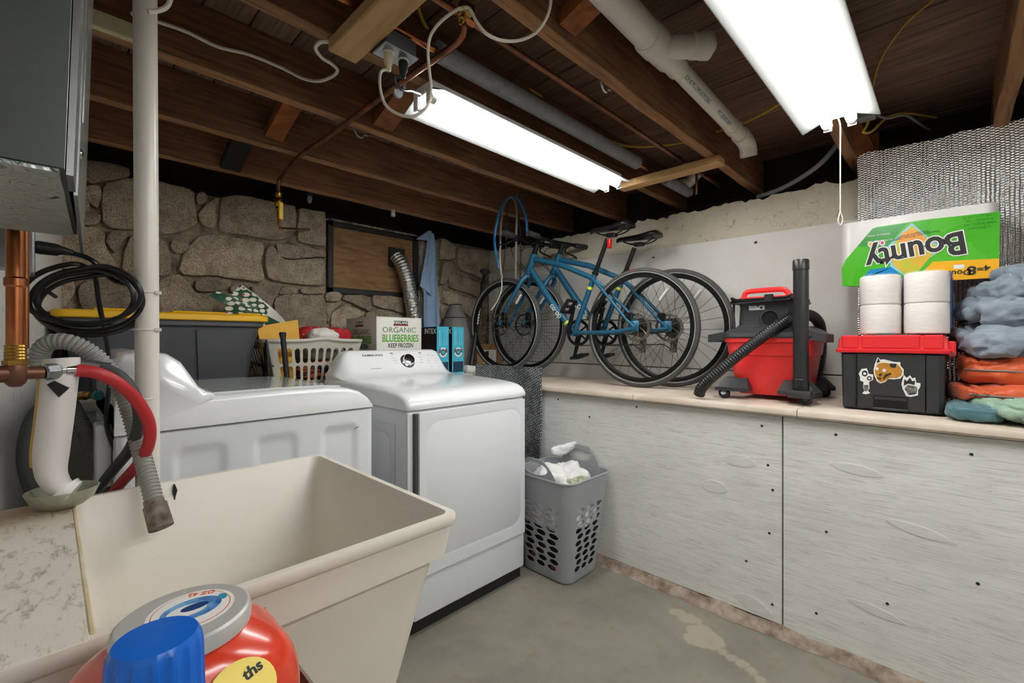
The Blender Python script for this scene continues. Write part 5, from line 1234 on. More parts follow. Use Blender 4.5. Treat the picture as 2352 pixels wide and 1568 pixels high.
for (px, py, w_, h_) in ((1738, 704, .066, .031), (1730, 738, .046, .033)):
    p = onX(px, py, fx - .001); MB().bx(-w_ / 2, w_ / 2, -h_ / 2, h_ / 2, -.001, .0006, faceX(p)).build('warning_label', M_wink, va, world=True)
    for (dx, dy, a, b) in ((-.016, .004, .02, .002), (-.016, -.002, .02, .002), (-.016, -.008, .02, .002), (.006, .004, .008, .009), (.02, -.006, .011, .009)):
        if w_ < .05 and dx > 0: continue
        MB().bx(dx * w_ / .066 - a / 2, dx * w_ / .066 + a / 2, dy - b / 2, dy + b / 2, 0, .001, faceX(p)).build('label_print', M_gprint if b < .005 else M_ink, va, world=True)
for (sx, sy) in ((-1, 1), (-1, -1), (1, 1), (1, -1)):
    cx, cy = vx + sx * .20, vy + sy * .165
    b = [(vx + sx * .10, vy + sy * .06), (vx + sx * .205, vy + sy * .06), (vx + sx * .215, vy + sy * .12), (vx + sx * .215, vy + sy * .2), (vx + sx * .15, vy + sy * .215), (vx + sx * .10, vy + sy * .19)]
    t_ = [(vx + sx * .12, vy + sy * .07), (vx + sx * .165, vy + sy * .075), (vx + sx * .175, vy + sy * .12), (vx + sx * .175, vy + sy * .165), (vx + sx * .14, vy + sy * .175), (vx + sx * .115, vy + sy * .16)]
    MB().loft([[(x, y, .962) for x, y in b], [(x, y, .978) for x, y in b], [(x, y, 1.022) for x, y in t_]]).build('caster_foot', M_vblk, va, world=True)
    w_ = MB().lathe([(.018, -.013), (.0235, -.010), (.0235, .010), (.018, .013)], 20, T4((cx - .005 * sx, cy, ZC + .0236)) @ R4(-70, 'Y') @ R4(0, 'X')).build('caster_wheel', M_blk, va, world=True)
    MB().lathe([(.012, -.0145), (.012, .0145)], 16, T4((cx - .005 * sx, cy, ZC + .0236)) @ R4(-70, 'Y')).build('wheel_hub', M_galv, w_, world=True)
    MB().tube([(cx, cy, .968), (cx, cy, .955)], .008, 8).build('caster_stem', M_galv, va, world=True)
wx, wy = 2.19, .452
MB().tube([(wx, wy, .985), (wx, wy, .99), (wx, wy, 1.035), (wx, wy, 1.037), (wx, wy, 1.49), (wx, wy, 1.492), (wx, wy, 1.528), (wx, wy, 1.533)], [.028, .0305, .0305, .029, .0282, .0305, .0305, .028], 24).build('wand', mat('black wand', '#262728', .32), va, world=True)
MB().lathe([(.0282, 1.5334), (.025, 1.534), (.025, 1.50)], 24, T4((wx, wy, 0)), cap0=False).build('wand_bore', M_gap, va, world=True)
MB().bev(wx - .042, wx + .042, wy - .042, wy + .042, .958, .99, .006, 2).build('wand_holder', M_vblk, va, world=True)
M_hose = mat('black hose', '#202122', .3)
MB().corr([P(1606, 905, 2.1), P(1612, 890, 2.08), P(1640, 862, 2.04), P(1690, 820, 2.0), P(1745, 778, 1.98), P(1795, 742, 1.985), P(1830, 725, 2.03), P(1862, 724, 2.12), P(1882, 745, 2.22), P(1886, 785, 2.27), P(1882, 830, 2.3), P(1872, 870, 2.32)], .0235, .012, .055, 18).build('hose', M_hose, va, world=True, smooth=80)
# ---------------- toolbox
M_tb = mat('black toolbox plastic', '#303133', .42, col2='#2b2c2e', ns=5); M_tr = mat('red toolbox lid', '#e02a30', .38)
TX0, TX1, TY0, TY1 = 2.212, 2.64, .008, .328
tb = thing('toolbox', 'black toolbox with red lid and animal stickers on the counter', 'toolbox', (2.42, .17, ZC))
def tr_(e, z): return rect(TX0 + e, TX1 - e, TY0 + e, TY1 - e, z, .012, 2)
MB().loft([tr_(.016, ZC + .004), tr_(.012, ZC + .008), tr_(.008, 1.145), tr_(.004, 1.15)]).build('body', M_tb, tb, world=True)
ym = (TY0 + TY1) / 2
for (y0, y1) in ((TY0 + .014, TY0 + .062), (TY1 - .062, TY1 - .014)):
    MB().loft([[(TX0 + .012, y0, ZC + .01), (TX0 + .012, y1, ZC + .01), (TX0 + .009, y1, 1.145), (TX0 + .009, y0, 1.145)], [(TX0 + .002, y0 + .012, ZC + .012), (TX0 + .002, y1 - .004, ZC + .012), (TX0 - .002, y1 - .004, 1.142), (TX0 - .002, y0 + .012, 1.142)]]).build('rib', M_tb, tb, world=True)
MB().bx(TX0 + .002, TX0 + .011, ym - .098, ym + .098, ZC + .012, 1.145).build('panel', M_tb, tb, world=True)
MB().bx(TX0 - .0006, TX0 + .004, ym - .05, ym + .05, ZC + .014, ZC + .062).build('handle_recess', M_gap, tb, world=True)
MB().bev(TX0 - .004, TX0 + .004, ym - .052, ym + .052, ZC + .008, ZC + .016, .002, 1).build('recess_lip', M_tb, tb, world=True)
MB().bev(TX0 - .001, TX0 + .004, ym - .048, ym + .048, ZC + .045, ZC + .058, .002, 1).build('pull_bar', M_tb, tb, world=True)
MB().loft([tr_(-.006, 1.15), tr_(-.008, 1.154), tr_(-.008, 1.162), tr_(-.002, 1.166), tr_(.002, 1.205), tr_(.014, 1.216)]).build('lid', M_tr, tb, world=True)
for (y0, y1) in ((TY0 + .012, TY0 + .066), (TY1 - .066, TY1 - .012), (ym - .085, ym + .085)):
    MB().bev(TX0 - .005, TX0 + .05, y0, y1, 1.166, 1.2175, .004, 1).build('lid_rib', M_tr, tb, world=True)
MB().bev(TX0 + .0, TX0 + .03, ym - .045, ym + .045, 1.208, 1.222, .004, 1).build('latch', M_blk, tb, world=True)
MB().bev(TX0 + .01, TX0 + .06, TY0 - .018, TY0 + .004, 1.14, 1.195, .005, 1).build('hinge', M_tr, tb, world=True)
MB().lathe([(.006, 0), (.006, .004)], 10, T4((TX0 + .008, TY0 - .008, 1.15)) @ R4(-90, 'Y')).build('hinge_pin', M_steel, tb, world=True)
# stickers (outlines measured on the toolbox front)
ST = lambda a, b: (1950 + a / 5.851, 800 + b / 5.851)
def sticker(par, layers, X):
    for k, (pts, m, nm) in enumerate(layers):
        MBk = px_poly(MB(), [ST(*p) for p in pts], lambda x, y: onX(x, y, X), (-.0006 - .0005 * k, 0, 0), .0006)
        MBk.build(nm, m, par, world=True)
M_gold = mat('gold sticker ink', '#c68d2a', .5, col2='#a86f1c', ns=60); M_wst = mat('white vinyl', '#e6e4df', .4); M_gst = mat('grey sticker ink', '#8a8987', .5, col2='#3c3b3a', ns=110)
def ell(cx, cy, a, b, n=14): return [(cx + a * cos(2 * pi * i / n), cy + b * sin(2 * pi * i / n)) for i in range(n)]
XS = TX0 + .002
sticker(tb, [
    ([(330, 290), (350, 200), (385, 115), (420, 150), (470, 145), (600, 180), (690, 185), (690, 230), (735, 280), (735, 350), (690, 405), (600, 415), (525, 410), (490, 450), (420, 470), (375, 440), (340, 360)], M_wst, 'sticker'),
    ([(345, 290), (385, 205), (470, 190), (600, 210), (660, 215), (720, 300), (700, 370), (640, 395), (540, 395), (480, 440), (420, 455), (385, 420), (355, 350)], M_gold, 'sticker_art'),
    ([(368, 195), (395, 130), (420, 180)], M_ink, 'sticker_ear'), ([(545, 200), (640, 205), (625, 260), (560, 250)], M_ink, 'sticker_brow'),
    (ell(378, 272, 20, 22), M_wst, 'sticker_eye'), (ell(475, 295, 26, 22), M_wst, 'sticker_eye'),
    ([(400, 350), (440, 330), (445, 355), (415, 375)], M_ink, 'sticker_nose'), ([(455, 400), (490, 350), (560, 325), (575, 340), (500, 375), (470, 415)], M_ink, 'sticker_mouth'), ([(370, 385), (430, 395), (440, 415), (380, 405)], M_ink, 'sticker_mouth')], XS)
sticker(tb, [([(130, 340), (170, 275), (240, 265), (265, 340), (325, 350), (325, 420), (270, 450), (275, 540), (255, 570), (285, 600), (230, 615), (178, 605), (205, 570), (190, 530), (195, 450), (150, 430), (150, 380)], M_wst, 'sticker'),
             (ell(212, 335, 40, 40), M_ink, 'sticker_art'), (ell(212, 338, 22, 18), M_wst, 'sticker_eye'), (ell(275, 400, 34, 28), M_ink, 'sticker_art'), (ell(275, 400, 18, 13), M_wst, 'sticker_eye'), ([(200, 490), (262, 490), (262, 550), (240, 570), (212, 570), (198, 545)], M_gst, 'sticker_vase')], XS)
sticker(tb, [([(705, 480), (735, 355), (775, 395), (820, 360), (850, 400), (890, 390), (905, 460), (960, 465), (960, 510), (930, 560), (925, 630), (830, 650), (770, 640), (740, 580), (720, 540)], M_wst, 'sticker'),
             ([(745, 540), (790, 490), (850, 500), (905, 510), (925, 545), (905, 610), (840, 615), (780, 600)], M_gst, 'sticker_art'), ([(735, 500), (745, 410), (780, 440), (820, 390), (850, 440), (890, 430), (880, 490), (800, 470)], M_ink, 'sticker_flame'), ([(790, 605), (890, 590), (885, 615), (800, 622)], M_ink, 'sticker_mouth')], XS)
# ---------------- toilet paper pack
ZT_ = 1.2225
def tp_mat():
    t = NT('embossed tissue'); n = t.noise(t.coord((1, 1, 3)), 26, 3, .6, 1.); f = t.noise(t.coord(), 300, 2); t.bump(t.math('ADD', n, t.math('MULTIPLY', f, .3)), .35, .006); return t.fin('#dad3cd', .85)
M_tp = tp_mat()
M_film = mat('clear film', '#ffffff', .08, Alpha=.13, IOR=1.3)
M_core = mat('card core', '#9a8467', .8)
tpk = thing('toilet_paper_pack', 'pack of white toilet rolls in clear film standing on the toolbox', 'toilet paper', (2.4, .13, ZT_))
tm = MB().lathe([(.021, .002), (.06, .0), (.0635, .004), (.064, .05), (.0635, .108), (.06, .113), (.021, .112)], 30, cap0=False, cap1=False)
tme = None
for ix in range(3):
    for iy in range(2):
        for iz in range(2):
            o = tm.build('roll', M_tp, tpk) if tme is None else link('roll', tme, tpk)
            tme = tme or o.data
            o.location = (2.285 + .131 * ix - 2.4, .203 - .134 * iy - .13, .114 * iz)
            if iz == 1: c_ = MB().lathe([(.021, .0), (.021, .112)], 16, cap0=False, cap1=False).build('core', M_core, o)
fl = MB()
for cy in (.203, .069):
    def shell(u, v, cy=cy):
        a = -pi * .5 + pi * u + pi; r = .066; z = ZT_ + .001 + v * .232 + .004 * fb((u * 8, v * 8, cy * 30)); rr_ = r - .012 * max(0, (v - .9) * 10) ** 2 + .0015 * fb((u * 20, v * 26, 1))
        return (2.285 + rr_ * cos(a), cy + rr_ * sin(a), z)
    fl.grid(shell, 26, 26)
fl.grid(lambda u, v: (2.285 + u * .27, -.004 + .003 * fb((u * 9, v * 9, 7)), ZT_ + v * .232), 14, 10)
fl.build('film', M_film, tpk, world=True, smooth=80, kind='stuff')
for y in (.137, .0035):
    MB().bx(2.315, 2.52, y - .004, y + .0005, ZT_ + .02, ZT_ + .225).build('printed_side', mat('blue film print', '#2c4f95', .4), tpk, world=True)
# ---------------- paper towel pack, upside down
BZ0, BZ1, BX0, BX1, BY0, BY1 = 1.4525, 1.722, 2.495, 2.725, -.127, .362
pt_ = thing('paper_towel_pack', 'green printed paper towel pack lying upside down on the toilet rolls', 'paper towels', (2.61, .12, BZ0))
rm = None
for i in range(4):
    for j in range(2):
        b_ = MB().lathe([(.02, .002), (.052, 0), (.0555, .004), (.056, .13), (.0555, .262), (.052, .266), (.02, .264)], 26, cap0=False, cap1=False)
        o = b_.build('roll', M_tp, pt_) if rm is None else link('roll', rm, pt_)
        rm = rm or o.data; o.location = (2.553 + .115 * j - 2.61, .301 - .1225 * i - .12, .002)
def film(u, v):
    y = BY1 - (BY1 - BY0) * u; z = BZ0 + (BZ1 - BZ0) * v
    e = min(u, 1 - u) * .49; c = .045 * (1 - sqrt(max(0, 1 - (max(0, .045 - e) / .045) ** 2)))
    return V((BX0 + c + .0015 * fb((y * 20, z * 20, 3)) , y, z))
MB().grid(film, 60, 30).build('wrapper', mat('white film', '#dcd9d5', .3), pt_, world=True, smooth=80)
MB().grid(lambda u, v: (BX0 + .04 + u * (BX1 - BX0 - .045), BY1 - .03 - (BY1 - BY0 - .06) * v, BZ1 - .0005 + .004 * fb((u * 5, v * 9, 1))), 12, 24).build('wrapper_top', mat('hazy film', '#cfccc6', .25, Alpha=.75), pt_, world=True, smooth=80)
BT = lambda a, b: (1920 + a / 6.0308, 460 + b / 6.0308)
def prt(pts, m, k, nm='print'):
    px_poly(MB(), [BT(*p) for p in pts], lambda x, y: onX(x, y, BX0), (-.0022 - .0004 * k, 0, 0), .0003).build(nm, m, pt_, world=True)
def prt_grad():
    t = NT('green film print'); v = t.n('ShaderNodeTexVoronoi', i_Vector=t.coord(), i_Scale=14.).outputs['Color']
    return t.fin(t.mix(t.n('ShaderNodeSeparateColor', i_0=v).outputs[0], '#43ad1c', '#57b92f'), .25)
M_pg = prt_grad(); M_py = mat('yellow film print', '#f0b01f', .25); M_pb = mat('blue film print', '#1483c4', .25); M_plb = mat('pale blue band', '#8cc4d8', .25); M_pyg = mat('lime film print', '#a9c33a', .25, col2='#e3a63a', ns=14); M_pdg = mat('deep green film print', '#2f9138', .25)
prt([(90, 1190), (80, 940), (140, 820), (500, 400), (560, 370), (1290, 262), (2275, 155), (2262, 805), (1340, 850), (1180, 1000), (960, 1040), (900, 1180)], M_pg, 0)
prt([(300, 640), (510, 390), (980, 318), (700, 660), (430, 640)], M_pdg, 1)
prt([(1340, 850), (2262, 805), (2255, 1068), (1560, 1110), (1150, 1060)], M_py, 1)
prt([(330, 1130), (470, 960), (780, 920), (900, 1040), (350, 1090)], M_pb, 1)
prt([(690, 660), (1050, 312), (1440, 640), (1440, 700), (960, 1050), (760, 920)], M_plb, 2)
prt([(730, 665), (1050, 345), (1395, 640), (1390, 690), (1130, 1000), (980, 1040), (800, 905)], M_pyg, 3)
prt(ell(1040, 560, 170, 150), mat('orange film print', '#e79a45', .25), 4)
W0, W1 = onX(*BT(1640, 735), BX0), onX(*BT(500, 950), BX0)
xd = (W1 - W0).normalized()
Mt = frame(onX(*BT(1075, 700), BX0 - .0048), xd, V((-1, 0, 0)).cross(xd))
txt('Bounty', .125, M_wst, pt_, Mt @ T4((0, 0, -.0006)), world=True, bold=.06, sx=.86, name='brand_outline', ext=.0003)
txt('Bounty', .125, M_ink, pt_, Mt, world=True, bold=.026, sx=.86, name='brand_lettering', ext=.0003)
def small(s, size, px, m, sx=1., b=.0, up=(0, 0, -1), xd_=(0, 1, 0)):
    txt(s, size, m, pt_, frame(onX(*BT(*px), BX0 - .0042), xd_, V((-1, 0, 0)).cross(V(xd_))), world=True, sx=sx, bold=b, ext=.0002)
small('4', .03, (2095, 930), M_ink, 1.2, .02); small('=', .03, (2000, 945), M_ink, 1.1, .02); small('8', .046, (1880, 965), M_ink, 1.15, .025); small('Double', .03, (1640, 1005), M_ink, 1.05, .015)
small('The Quicker Picker Upper', .013, (1100, 490), M_ink, 1.05, xd_=tuple(xd)); small('Le rapido presto', .013, (1060, 470), M_ink, 1.05, xd_=tuple(xd))
small('4 ROLLS', .011, (1985, 375), M_pdg, 1.6); 
for i, s in enumerate(('2.29 m x 14.9', 'ROLLS - 93', 'PER ROLL 82')): small(s, .0105, (1990, 215 + 52 * i), M_pdg, 1.5)
small('Do More. Use Less.', .01, (600, 560), M_wst, 1.1); small('Utilizez-en moins', .01, (590, 480), M_wst, 1.1)
for i, c in enumerate(('#d8a23a', '#4f8fd0', '#c8487a')):
    prt(ell(480 + 82 * i, 610 - 10 * i, 40, 40), M_wst, 2); prt(ell(480 + 82 * i, 610 - 10 * i, 24, 24), mat('badge ink', c, .4), 3)
prt([(1630, 895), (1780, 890), (1775, 945), (1630, 948)], M_wst, 3)
# ---------------- folded sleeping bags and comforter
def cloth_mat(name, c1, c2, rough=.45):
    t = NT(name); co = t.coord(); n = t.noise(co, 14, 5, .6, .8); f = t.noise(co, 55, 3, .6)
    t.bump(t.math('ADD', n, t.math('MULTIPLY', f, .25)), .55, .012); return t.fin(t.mix(n, c1, c2), rough, Sheen_Weight=.3)
M_or = cloth_mat('orange nylon', '#c24a15', '#d4581d'); M_gb = cloth_mat('grey blue comforter', '#77828f', '#8b96a2', .6); M_te = cloth_mat('teal nylon', '#3e6670', '#4b7780'); M_gr = cloth_mat('sage nylon', '#86a58d', '#97b49c', .55)
M_zip = mat('grey zip', '#75716e', .5)
tag(puff('sleeping_bag', M_te, (2.225, -.055, ZC + .03), (.11, .075, .028), 2, .5, .006, 14, cr=.006), 'teal rolled sleeping bag at the bottom of the pile by the toolbox', 'sleeping bag')
gr_ = thing('sleeping_bag', 'sage green quilted sleeping bag spilling over the counter edge', 'sleeping bag', (2.2, -.2, ZC))
puff('lobe', M_gr, (2.22, -.145, ZC + .05), (.13, .085, .036), 3, .7, .008, 12, parent=gr_, rz=24, cr=.008)
puff('lobe', M_gr, (2.19, -.235, ZC + .036), (.12, .085, .034), 4, .7, .008, 12, parent=gr_, rz=-14, cr=.008)
puff('lobe', M_gr, (2.27, -.33, ZC + .052), (.17, .11, .046), 5, .7, .008, 12, parent=gr_, cr=.008)
og = thing('sleeping_bag', 'orange folded sleeping bag with grey zip between toolbox and comforter', 'sleeping bag', (2.4, -.15, ZC))
puff('fold', M_or, (2.40, -.185, 1.012), (.20, .20, .04), 6, .55, .012, 9, n=(120, 40), parent=og, rz=8, cr=.012, zip=(22, 42, M_zip), fn=lambda p, d: p + V((0, 0, .06 * max(0, -p.y - .0) / .18 + .012 * sin(p.y * 38) * d.z)))
puff('fold', M_or, (2.42, -.215, 1.095), (.20, .20, .06), 7, .6, .014, 9, n=(120, 40), parent=og, rz=-5, cr=.014, zip=(22, 42, M_zip), fn=lambda p, d: p + V((0, 0, .02 * max(0, -p.y) / .18 + .012 * sin(p.y * 34 + 1) * d.z)))
cg = thing('comforter', 'grey-blue puffy comforter heaped at the right end of the counter', 'comforter', (2.45, -.3, 1.12))
puff('fold', M_gb, (2.40, -.15, 1.195), (.19, .155, .065), 11, .75, .022, 7, n=(130, 60), parent=cg, rz=12, cr=.022)
puff('fold', M_gb, (2.33, -.30, 1.15), (.16, .165, .135), 12, .8, .024, 6, n=(130, 70), parent=cg, rz=-20, cr=.022)
puff('fold', M_gb, (2.45, -.20, 1.295), (.20, .19, .065), 13, .75, .024, 7, n=(130, 60), parent=cg, rz=-8, cr=.024)
puff('fold', M_gb, (2.50, -.215, 1.375), (.19, .165, .06), 14, .7, .022, 7, n=(130, 60), parent=cg, rz=10, cr=.022)
puff('fold', M_gb, (2.56, -.24, 1.445), (.15, .15, .04), 15, .75, .016, 8, n=(100, 50), parent=cg, rz=-6, cr=.014)
tag(puff('bubble_wrap_bundle', mat('clear bubble plastic', '#c8cac9', .15, Transmission_Weight=.5, bump=1., bs=60), (2.64, -.33, 1.66), (.05, .1, .2), 17, .7, .02, 9), 'clear bubble plastic bundle hanging at the right edge of the foil wall', 'bubble wrap')
# ================================================================ HAMPER, BUBBLE SHEET, FOREGROUND
def bub_mat():
    t = NT('grey bubble sheet'); v = t.n('ShaderNodeTexVoronoi', i_Vector=t.coord((1, 1, 1), rot=(.5, 0, 0)), i_Scale=72., i_Randomness=.2).outputs['Distance']
    t.bump(t.math('SUBTRACT', 1., v), 1., .006); return t.fin(t.ramp(v, [(.2, '#b3b6b6'), (.55, '#4c5052')]), .18, .25)
M_bub = bub_mat()
def bs(u, v):
    y = 1.735 + u * .58; z = .02 + v * 1.015
    return V((1.998 + .018 * v + .008 * fb((y * 5, z * 3, 4)) - .01 * (1 - u) * sin(v * 9) * .3, y + .006 * sin(z * 6), z))
mb = MB(); mb.grid(bs, 30, 50); mb.grid(lambda u, v: bs(u, v) + V((.02, .004, 0)), 30, 50); mb.grid(lambda u, v: bs(0, v) + V((.02 * u, .004 * u, 0)), 2, 50); mb.grid(lambda u, v: bs(u, 1) + V((.02 * v, .004 * v, 0)), 30, 2)
tag(mb.build('bubble_wrap_sheet', M_bub, smooth=60), 'grey bubble wrap sheet standing between dryer and counter', 'bubble wrap')
# ---------------- grey hamper
M_ham = mat('grey hamper plastic', '#989b9e', .4)
hx0, hx1, hy0, hy1 = 1.745, 2.02, 1.33, 1.645
hc_ = V(((hx0 + hx1) / 2, (hy0 + hy1) / 2, 0))
hm = thing('laundry_hamper', 'grey plastic hamper with oval holes full of laundry beside the dryer', 'hamper', hc_)
def hsurf(side, u, v, t):
    hx = .137 + .05 * v; hy = .157 + .05 * v; r = .055 + .01 * v
    z = .012 + .50 * v
    # side 0: -Y face (u along +X), 1: +X face, 2: +Y, 3: -X ; straight stretches only
    o = -t
    if side == 0: return hc_ + V((-(hx - r) + 2 * (hx - r) * u, -(hy + o), z))
    if side == 1: return hc_ + V(((hx + o), -(hy - r) + 2 * (hy - r) * u, z))
    if side == 2: return hc_ + V(((hx - r) - 2 * (hx - r) * u, (hy + o), z))
    return hc_ + V((-(hx + o), (hy - r) - 2 * (hy - r) * u, z))
def hcorner(c, a, v, t):
    hx = .137 + .05 * v; hy = .157 + .05 * v; r = .055 + .01 * v; z = .012 + .50 * v
    sx, sy = ((-1, -1), (1, -1), (1, 1), (-1, 1))[c]
    a0 = (180, 270, 0, 90)[c]; an = rad(a0 + 90 * a)
    return hc_ + V((sx * (hx - r) + (r - t) * cos(an), sy * (hy - r) + (r - t) * sin(an), z))
m = MB()
for side in range(4):
    nr = 10
    for i in range(nr):
        v0, v1 = .08 + .66 * i / nr, .08 + .66 * (i + 1) / nr
        nc = 3; sh = .10 if i % 2 else -.10
        for c in range(nc):
            u0, u1 = c / nc, (c + 1) / nc; cu = (u0 + u1) / 2 + sh * (u1 - u0)
            m.cell(lambda u, v, t: hsurf(side, u, v, t), u0, u1, v0, v1, [(cu + (u1 - u0) * .385 * cos(2 * pi * k / 18), (v0 + v1) / 2 + (v1 - v0) * .435 * sin(2 * pi * k / 18)) for k in range(18)], .004)
    for (v0, v1) in ((0, .08), (.74, 1.0)):
        m.loft([[hsurf(side, a, b, t) for a, b in ((0, v0), (1, v0), (1, v1), (0, v1))] for t in (0, .004)])
    g = [[hcorner(side, i / 8, v, 0) for i in range(9)] for v in (0, 1)]; k_ = [[hcorner(side, i / 8, v, .004) for i in range(9)] for v in (0, 1)]
    m.loft([[*g[0], *k_[0][::-1]], [*g[1], *k_[1][::-1]]])
m.build('wall', M_ham, hm, world=True, smooth=30)
base = [hc_ + V((x, y, .004)) for x, y in rr(.132, .152, .052, 6)]
MB().loft([base, [p + V((0, 0, .012)) for p in base]]).build('base', M_ham, hm, world=True)
ring = [hc_ + V((x, y, .513)) for x, y in rr(.188, .208, .066, 6)]
MB().tube(ring, .005, 8, closed=True).build('rim', M_ham, hm, world=True)
for sx in (-1, 1):      # raised handles with oval openings
    def hf(u, v, t): return hc_ + V((sx * (.187 + .012 * v - t), -.13 + .26 * u, .505 + .105 * v))
    hb_ = MB(); nn = 28; out = []
    for k in range(nn):
        a = 2 * pi * k / nn; out.append((.5 + .30 * cos(a), .52 + .30 * sin(a)))
    def bound(u): return min(1., .04 + 1.1 * max(0, sin(pi * u)) ** .8)
    edge = []
    for (u, v) in out:
        a = math.atan2(v - .5, u - .5); uu = .5 + .5 * cos(a); vv = (bound(uu) if v > .5 else 0)
        edge.append((uu, vv))
    vs = [hf(u, v, 0) for u, v in edge] + [hf(u, v, 0) for u, v in out] + [hf(u, v, .005) for u, v in out] + [hf(u, v, .005) for u, v in edge]
    fs = []
    for r in range(3):
        for i in range(nn): j = (i + 1) % nn; fs.append((r * nn + i, r * nn + j, (r + 1) * nn + j, (r + 1) * nn + i))
    for i in range(nn): j = (i + 1) % nn; fs.append((3 * nn + i, 3 * nn + j, j, i))
    hb_.add(vs, fs); hb_.build('handle', M_ham, hm, world=True, smooth=40)
M_wl = cloth_mat('white laundry', '#d9d7d6', '#e6e4e2', .9)
tag(puff('white_shirt', M_wl, hc_ + V((.0, -.02, .46)), (.125, .14, .075), 21, .7, .03, 11, n=(56, 30)), 'white shirt heaped on top of the grey hamper', 'clothing')
tag(puff('white_sock', M_wl, hc_ + V((.15, .09, .575)), (.075, .02, .025), 22, .7, .01, 16, rz=-38, fn=lambda p, d: p + V((0, 0, max(0, p.x) * .45))), 'white sock hanging over the right handle of the hamper', 'clothing')
tag(puff('green_plaid_cloth', mat('green plaid', '#77805f', .9, col2='#c3c5b4', ns=60), hc_ + V((-.02, -.125, .475)), (.075, .04, .03), 23, .7, .012, 14), 'green plaid cloth at the front of the hamper pile', 'clothing')
tag(puff('white_laundry', M_wl, hc_ + V((0, 0, .325)), (.150, .170, .085), 24, .4, .012, 12), 'white laundry filling the upper hamper holes', 'clothing')
tag(puff('dark_laundry', mat('dark laundry', '#1c2027', .9, col2='#3d2a2c', ns=10, lo=.55, hi=.62), hc_ + V((0, 0, .17)), (.128, .148, .085), 25, .45, .012, 12), 'dark laundry filling the middle hamper holes', 'clothing')
tag(puff('pink_laundry', mat('pink laundry', '#a8455c', .9, col2='#22252c', ns=9, lo=.45, hi=.5), hc_ + V((0, 0, .058)), (.122, .14, .038), 26, .45, .008, 12), 'pink and navy laundry at the bottom of the hamper', 'clothing')
# ---------------- foreground: detergents in a taupe caddy on a stool
sz = .735
stl = thing('stool', 'plain wooden stool under the taupe caddy in the near left corner', 'stool', (.08, .49, 0))
MB().bev(-.06, .25, .345, .655, sz - .03, sz, .006, 2).build('seat', M_pine, stl, world=True)
for (x, y) in ((-.04, .365), (.23, .365), (-.04, .635), (.23, .635)): MB().bev(x - .016, x + .016, y - .016, y + .016, 0, sz - .028, .004, 1).build('leg', M_pine, stl, world=True)
M_tau = mat('taupe plastic', '#79685d', .4)
cad = thing('plastic_caddy', 'taupe plastic caddy holding the detergent containers', 'caddy', (.09, .5, sz))
R = [rect(-.03, .215, .36, .63, sz + .002, .03), rect(-.036, .222, .354, .638, sz + .052, .032), rect(-.032, .218, .358, .634, sz + .053, .03), rect(-.026, .211, .364, .626, sz + .008, .028)]
MB().loft(R).build('tray', M_tau, cad, world=True)
# orange tub of detergent pods
M_otub = mat('orange tub plastic', '#d83a1c', .25, coat=.4)
dx, dy = .094, .548
dt = thing('detergent_tub', 'orange detergent tub with grey lid and round sticker', 'detergent', (dx, dy, sz + .01))
def dr_(hx, hy, z, r): return [(dx + a, dy + b, z) for a, b in rr(hx, hy, r, 14)]
TP = spline([V(p) for p in ((.066, .056, .0095), (.078, .066, .014), (.090, .074, .05), (.097, .079, .095), (.094, .077, .128), (.083, .072, .150), (.068, .064, .164), (.056, .056, .1725), (.052, .052, .176))], 5)
MB().loft([dr_(p.x, p.y, sz + p.z, .03 + .021 * min(1, p.z / .1)) for p in TP]).build('tub', M_otub, dt, world=True, smooth=80)
lz = .908
MB().lathe([(.052, lz), (.0575, lz + .003), (.058, lz + .012), (.0565, lz + .0175), (.054, lz + .0195), (.05, lz + .0195)], 48, T4((dx, dy, 0))).build('lid', mat('silver grey plastic', '#bcbbb7', .35, .2), dt, world=True)
Ml = T4((dx + .006, dy + .002, lz + .0195))
for k, (r, m_, n_) in enumerate(((.037, M_wst, 'sticker'), (.0335, mat('orange ring ink', '#e0643e', .4), 'sticker_ring'), (.0325, M_wst, 'sticker_face'))):
    MB().lathe([(r, 0), (r, .0003 + .0002 * k)], 40, Ml).build(n_, m_, dt, world=True)
M_sb = mat('swirl ink', '#2a5ea5', .3, col2='#7fb4dc', ns=50)
MB().prism(ell(0, 0, .026, .020, 28), .0006, .001, Ml).build('sticker_art', M_sb, dt, world=True)
MB().prism(ell(-.004, -.001, .017, .011, 24), .001, .0013, Ml).build('sticker_art', M_wst, dt, world=True)
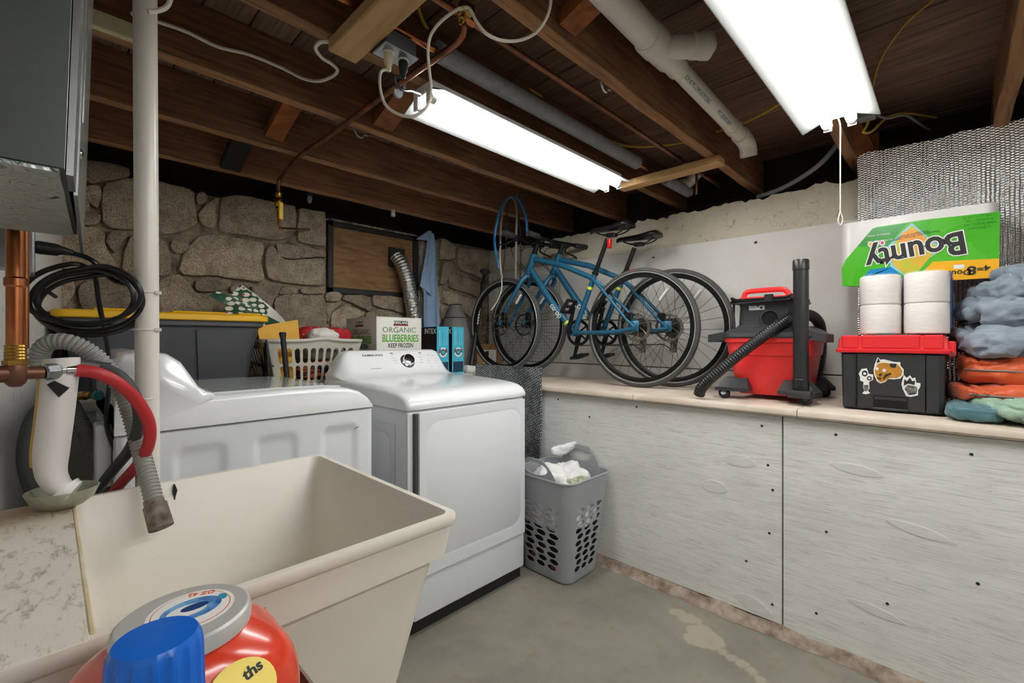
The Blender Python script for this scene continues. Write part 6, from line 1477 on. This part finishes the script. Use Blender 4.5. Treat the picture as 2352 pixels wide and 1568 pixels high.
MB().prism(ell(.003, .001, .012, .006, 24), .0013, .0016, Ml).build('sticker_art', mat('navy ink', '#1c3d7a', .3), dt, world=True)
for s in (-1, 1): MB().prism(ell(.028 * s, .004 * s, .004, .006, 12), .0008, .0012, Ml).build('sticker_art', mat('teal ink', '#2f8fb5', .3), dt, world=True)
txt('OZ 42', .009, mat('orange ink', '#d9542c', .4), dt, frame((dx + .02, dy + .028, lz + .0203), (-1, .45, 0), (-.45, -1, 0)), world=True, bold=.02, ext=.0002)
# yellow label on the front of the tub
lo_ = P(556, 1588, .414)
ML = frame(lo_, V((1, .12, 0)), (0, .62, .78))
MB().prism(ell(0, 0, .030, .026, 28), -.006, .0012, ML).build('yellow_label', mat('yellow label ink', '#e6c81e', .35), dt, world=True)
txt('ths', .014, M_ink, dt, ML @ T4((.012, .012, .0014)) @ R4(12, 'Z'), world=True, bold=.03, ext=.0002)
# blue-capped bottle
cx_, cy_ = .056, .430
bl = thing('detergent_bottle', 'detergent bottle with ribbed bright blue cap nearest the viewer', 'detergent', (cx_, cy_, sz + .01))
M_blue2 = mat('blue cap plastic', '#0a62c8', .28)
cz = .976; rings = []
for (r, z, fl_) in ((.0300, cz - .062, 1), (.0300, cz - .05, 1), (.0290, cz - .012, 1), (.0282, cz - .004, .5), (.026, cz, 0), (.018, cz + .0004, 0)):
    rings.append([(cx_ + (r + .0009 * fl_ * (1 if (i // 2) % 2 else -1)) * cos(2 * pi * i / 64), cy_ + (r + .0009 * fl_ * (1 if (i // 2) % 2 else -1)) * sin(2 * pi * i / 64), z) for i in range(64)])
MB().loft(rings).build('cap', M_blue2, bl, world=True, smooth=25)
MB().lathe([(.036, cz - .085), (.0365, cz - .064), (.034, cz - .056), (.030, cz - .054)], 40, T4((cx_, cy_, 0))).build('collar', M_blue2, bl, world=True)
MB().lathe([(.03, sz + .0095), (.046, sz + .014), (.05, sz + .05), (.05, sz + .10), (.046, sz + .125), (.042, cz - .092), (.04, cz - .082)], 36, T4((cx_, cy_, 0))).build('bottle', mat('white bottle', '#e2e4e8', .3), bl, world=True)
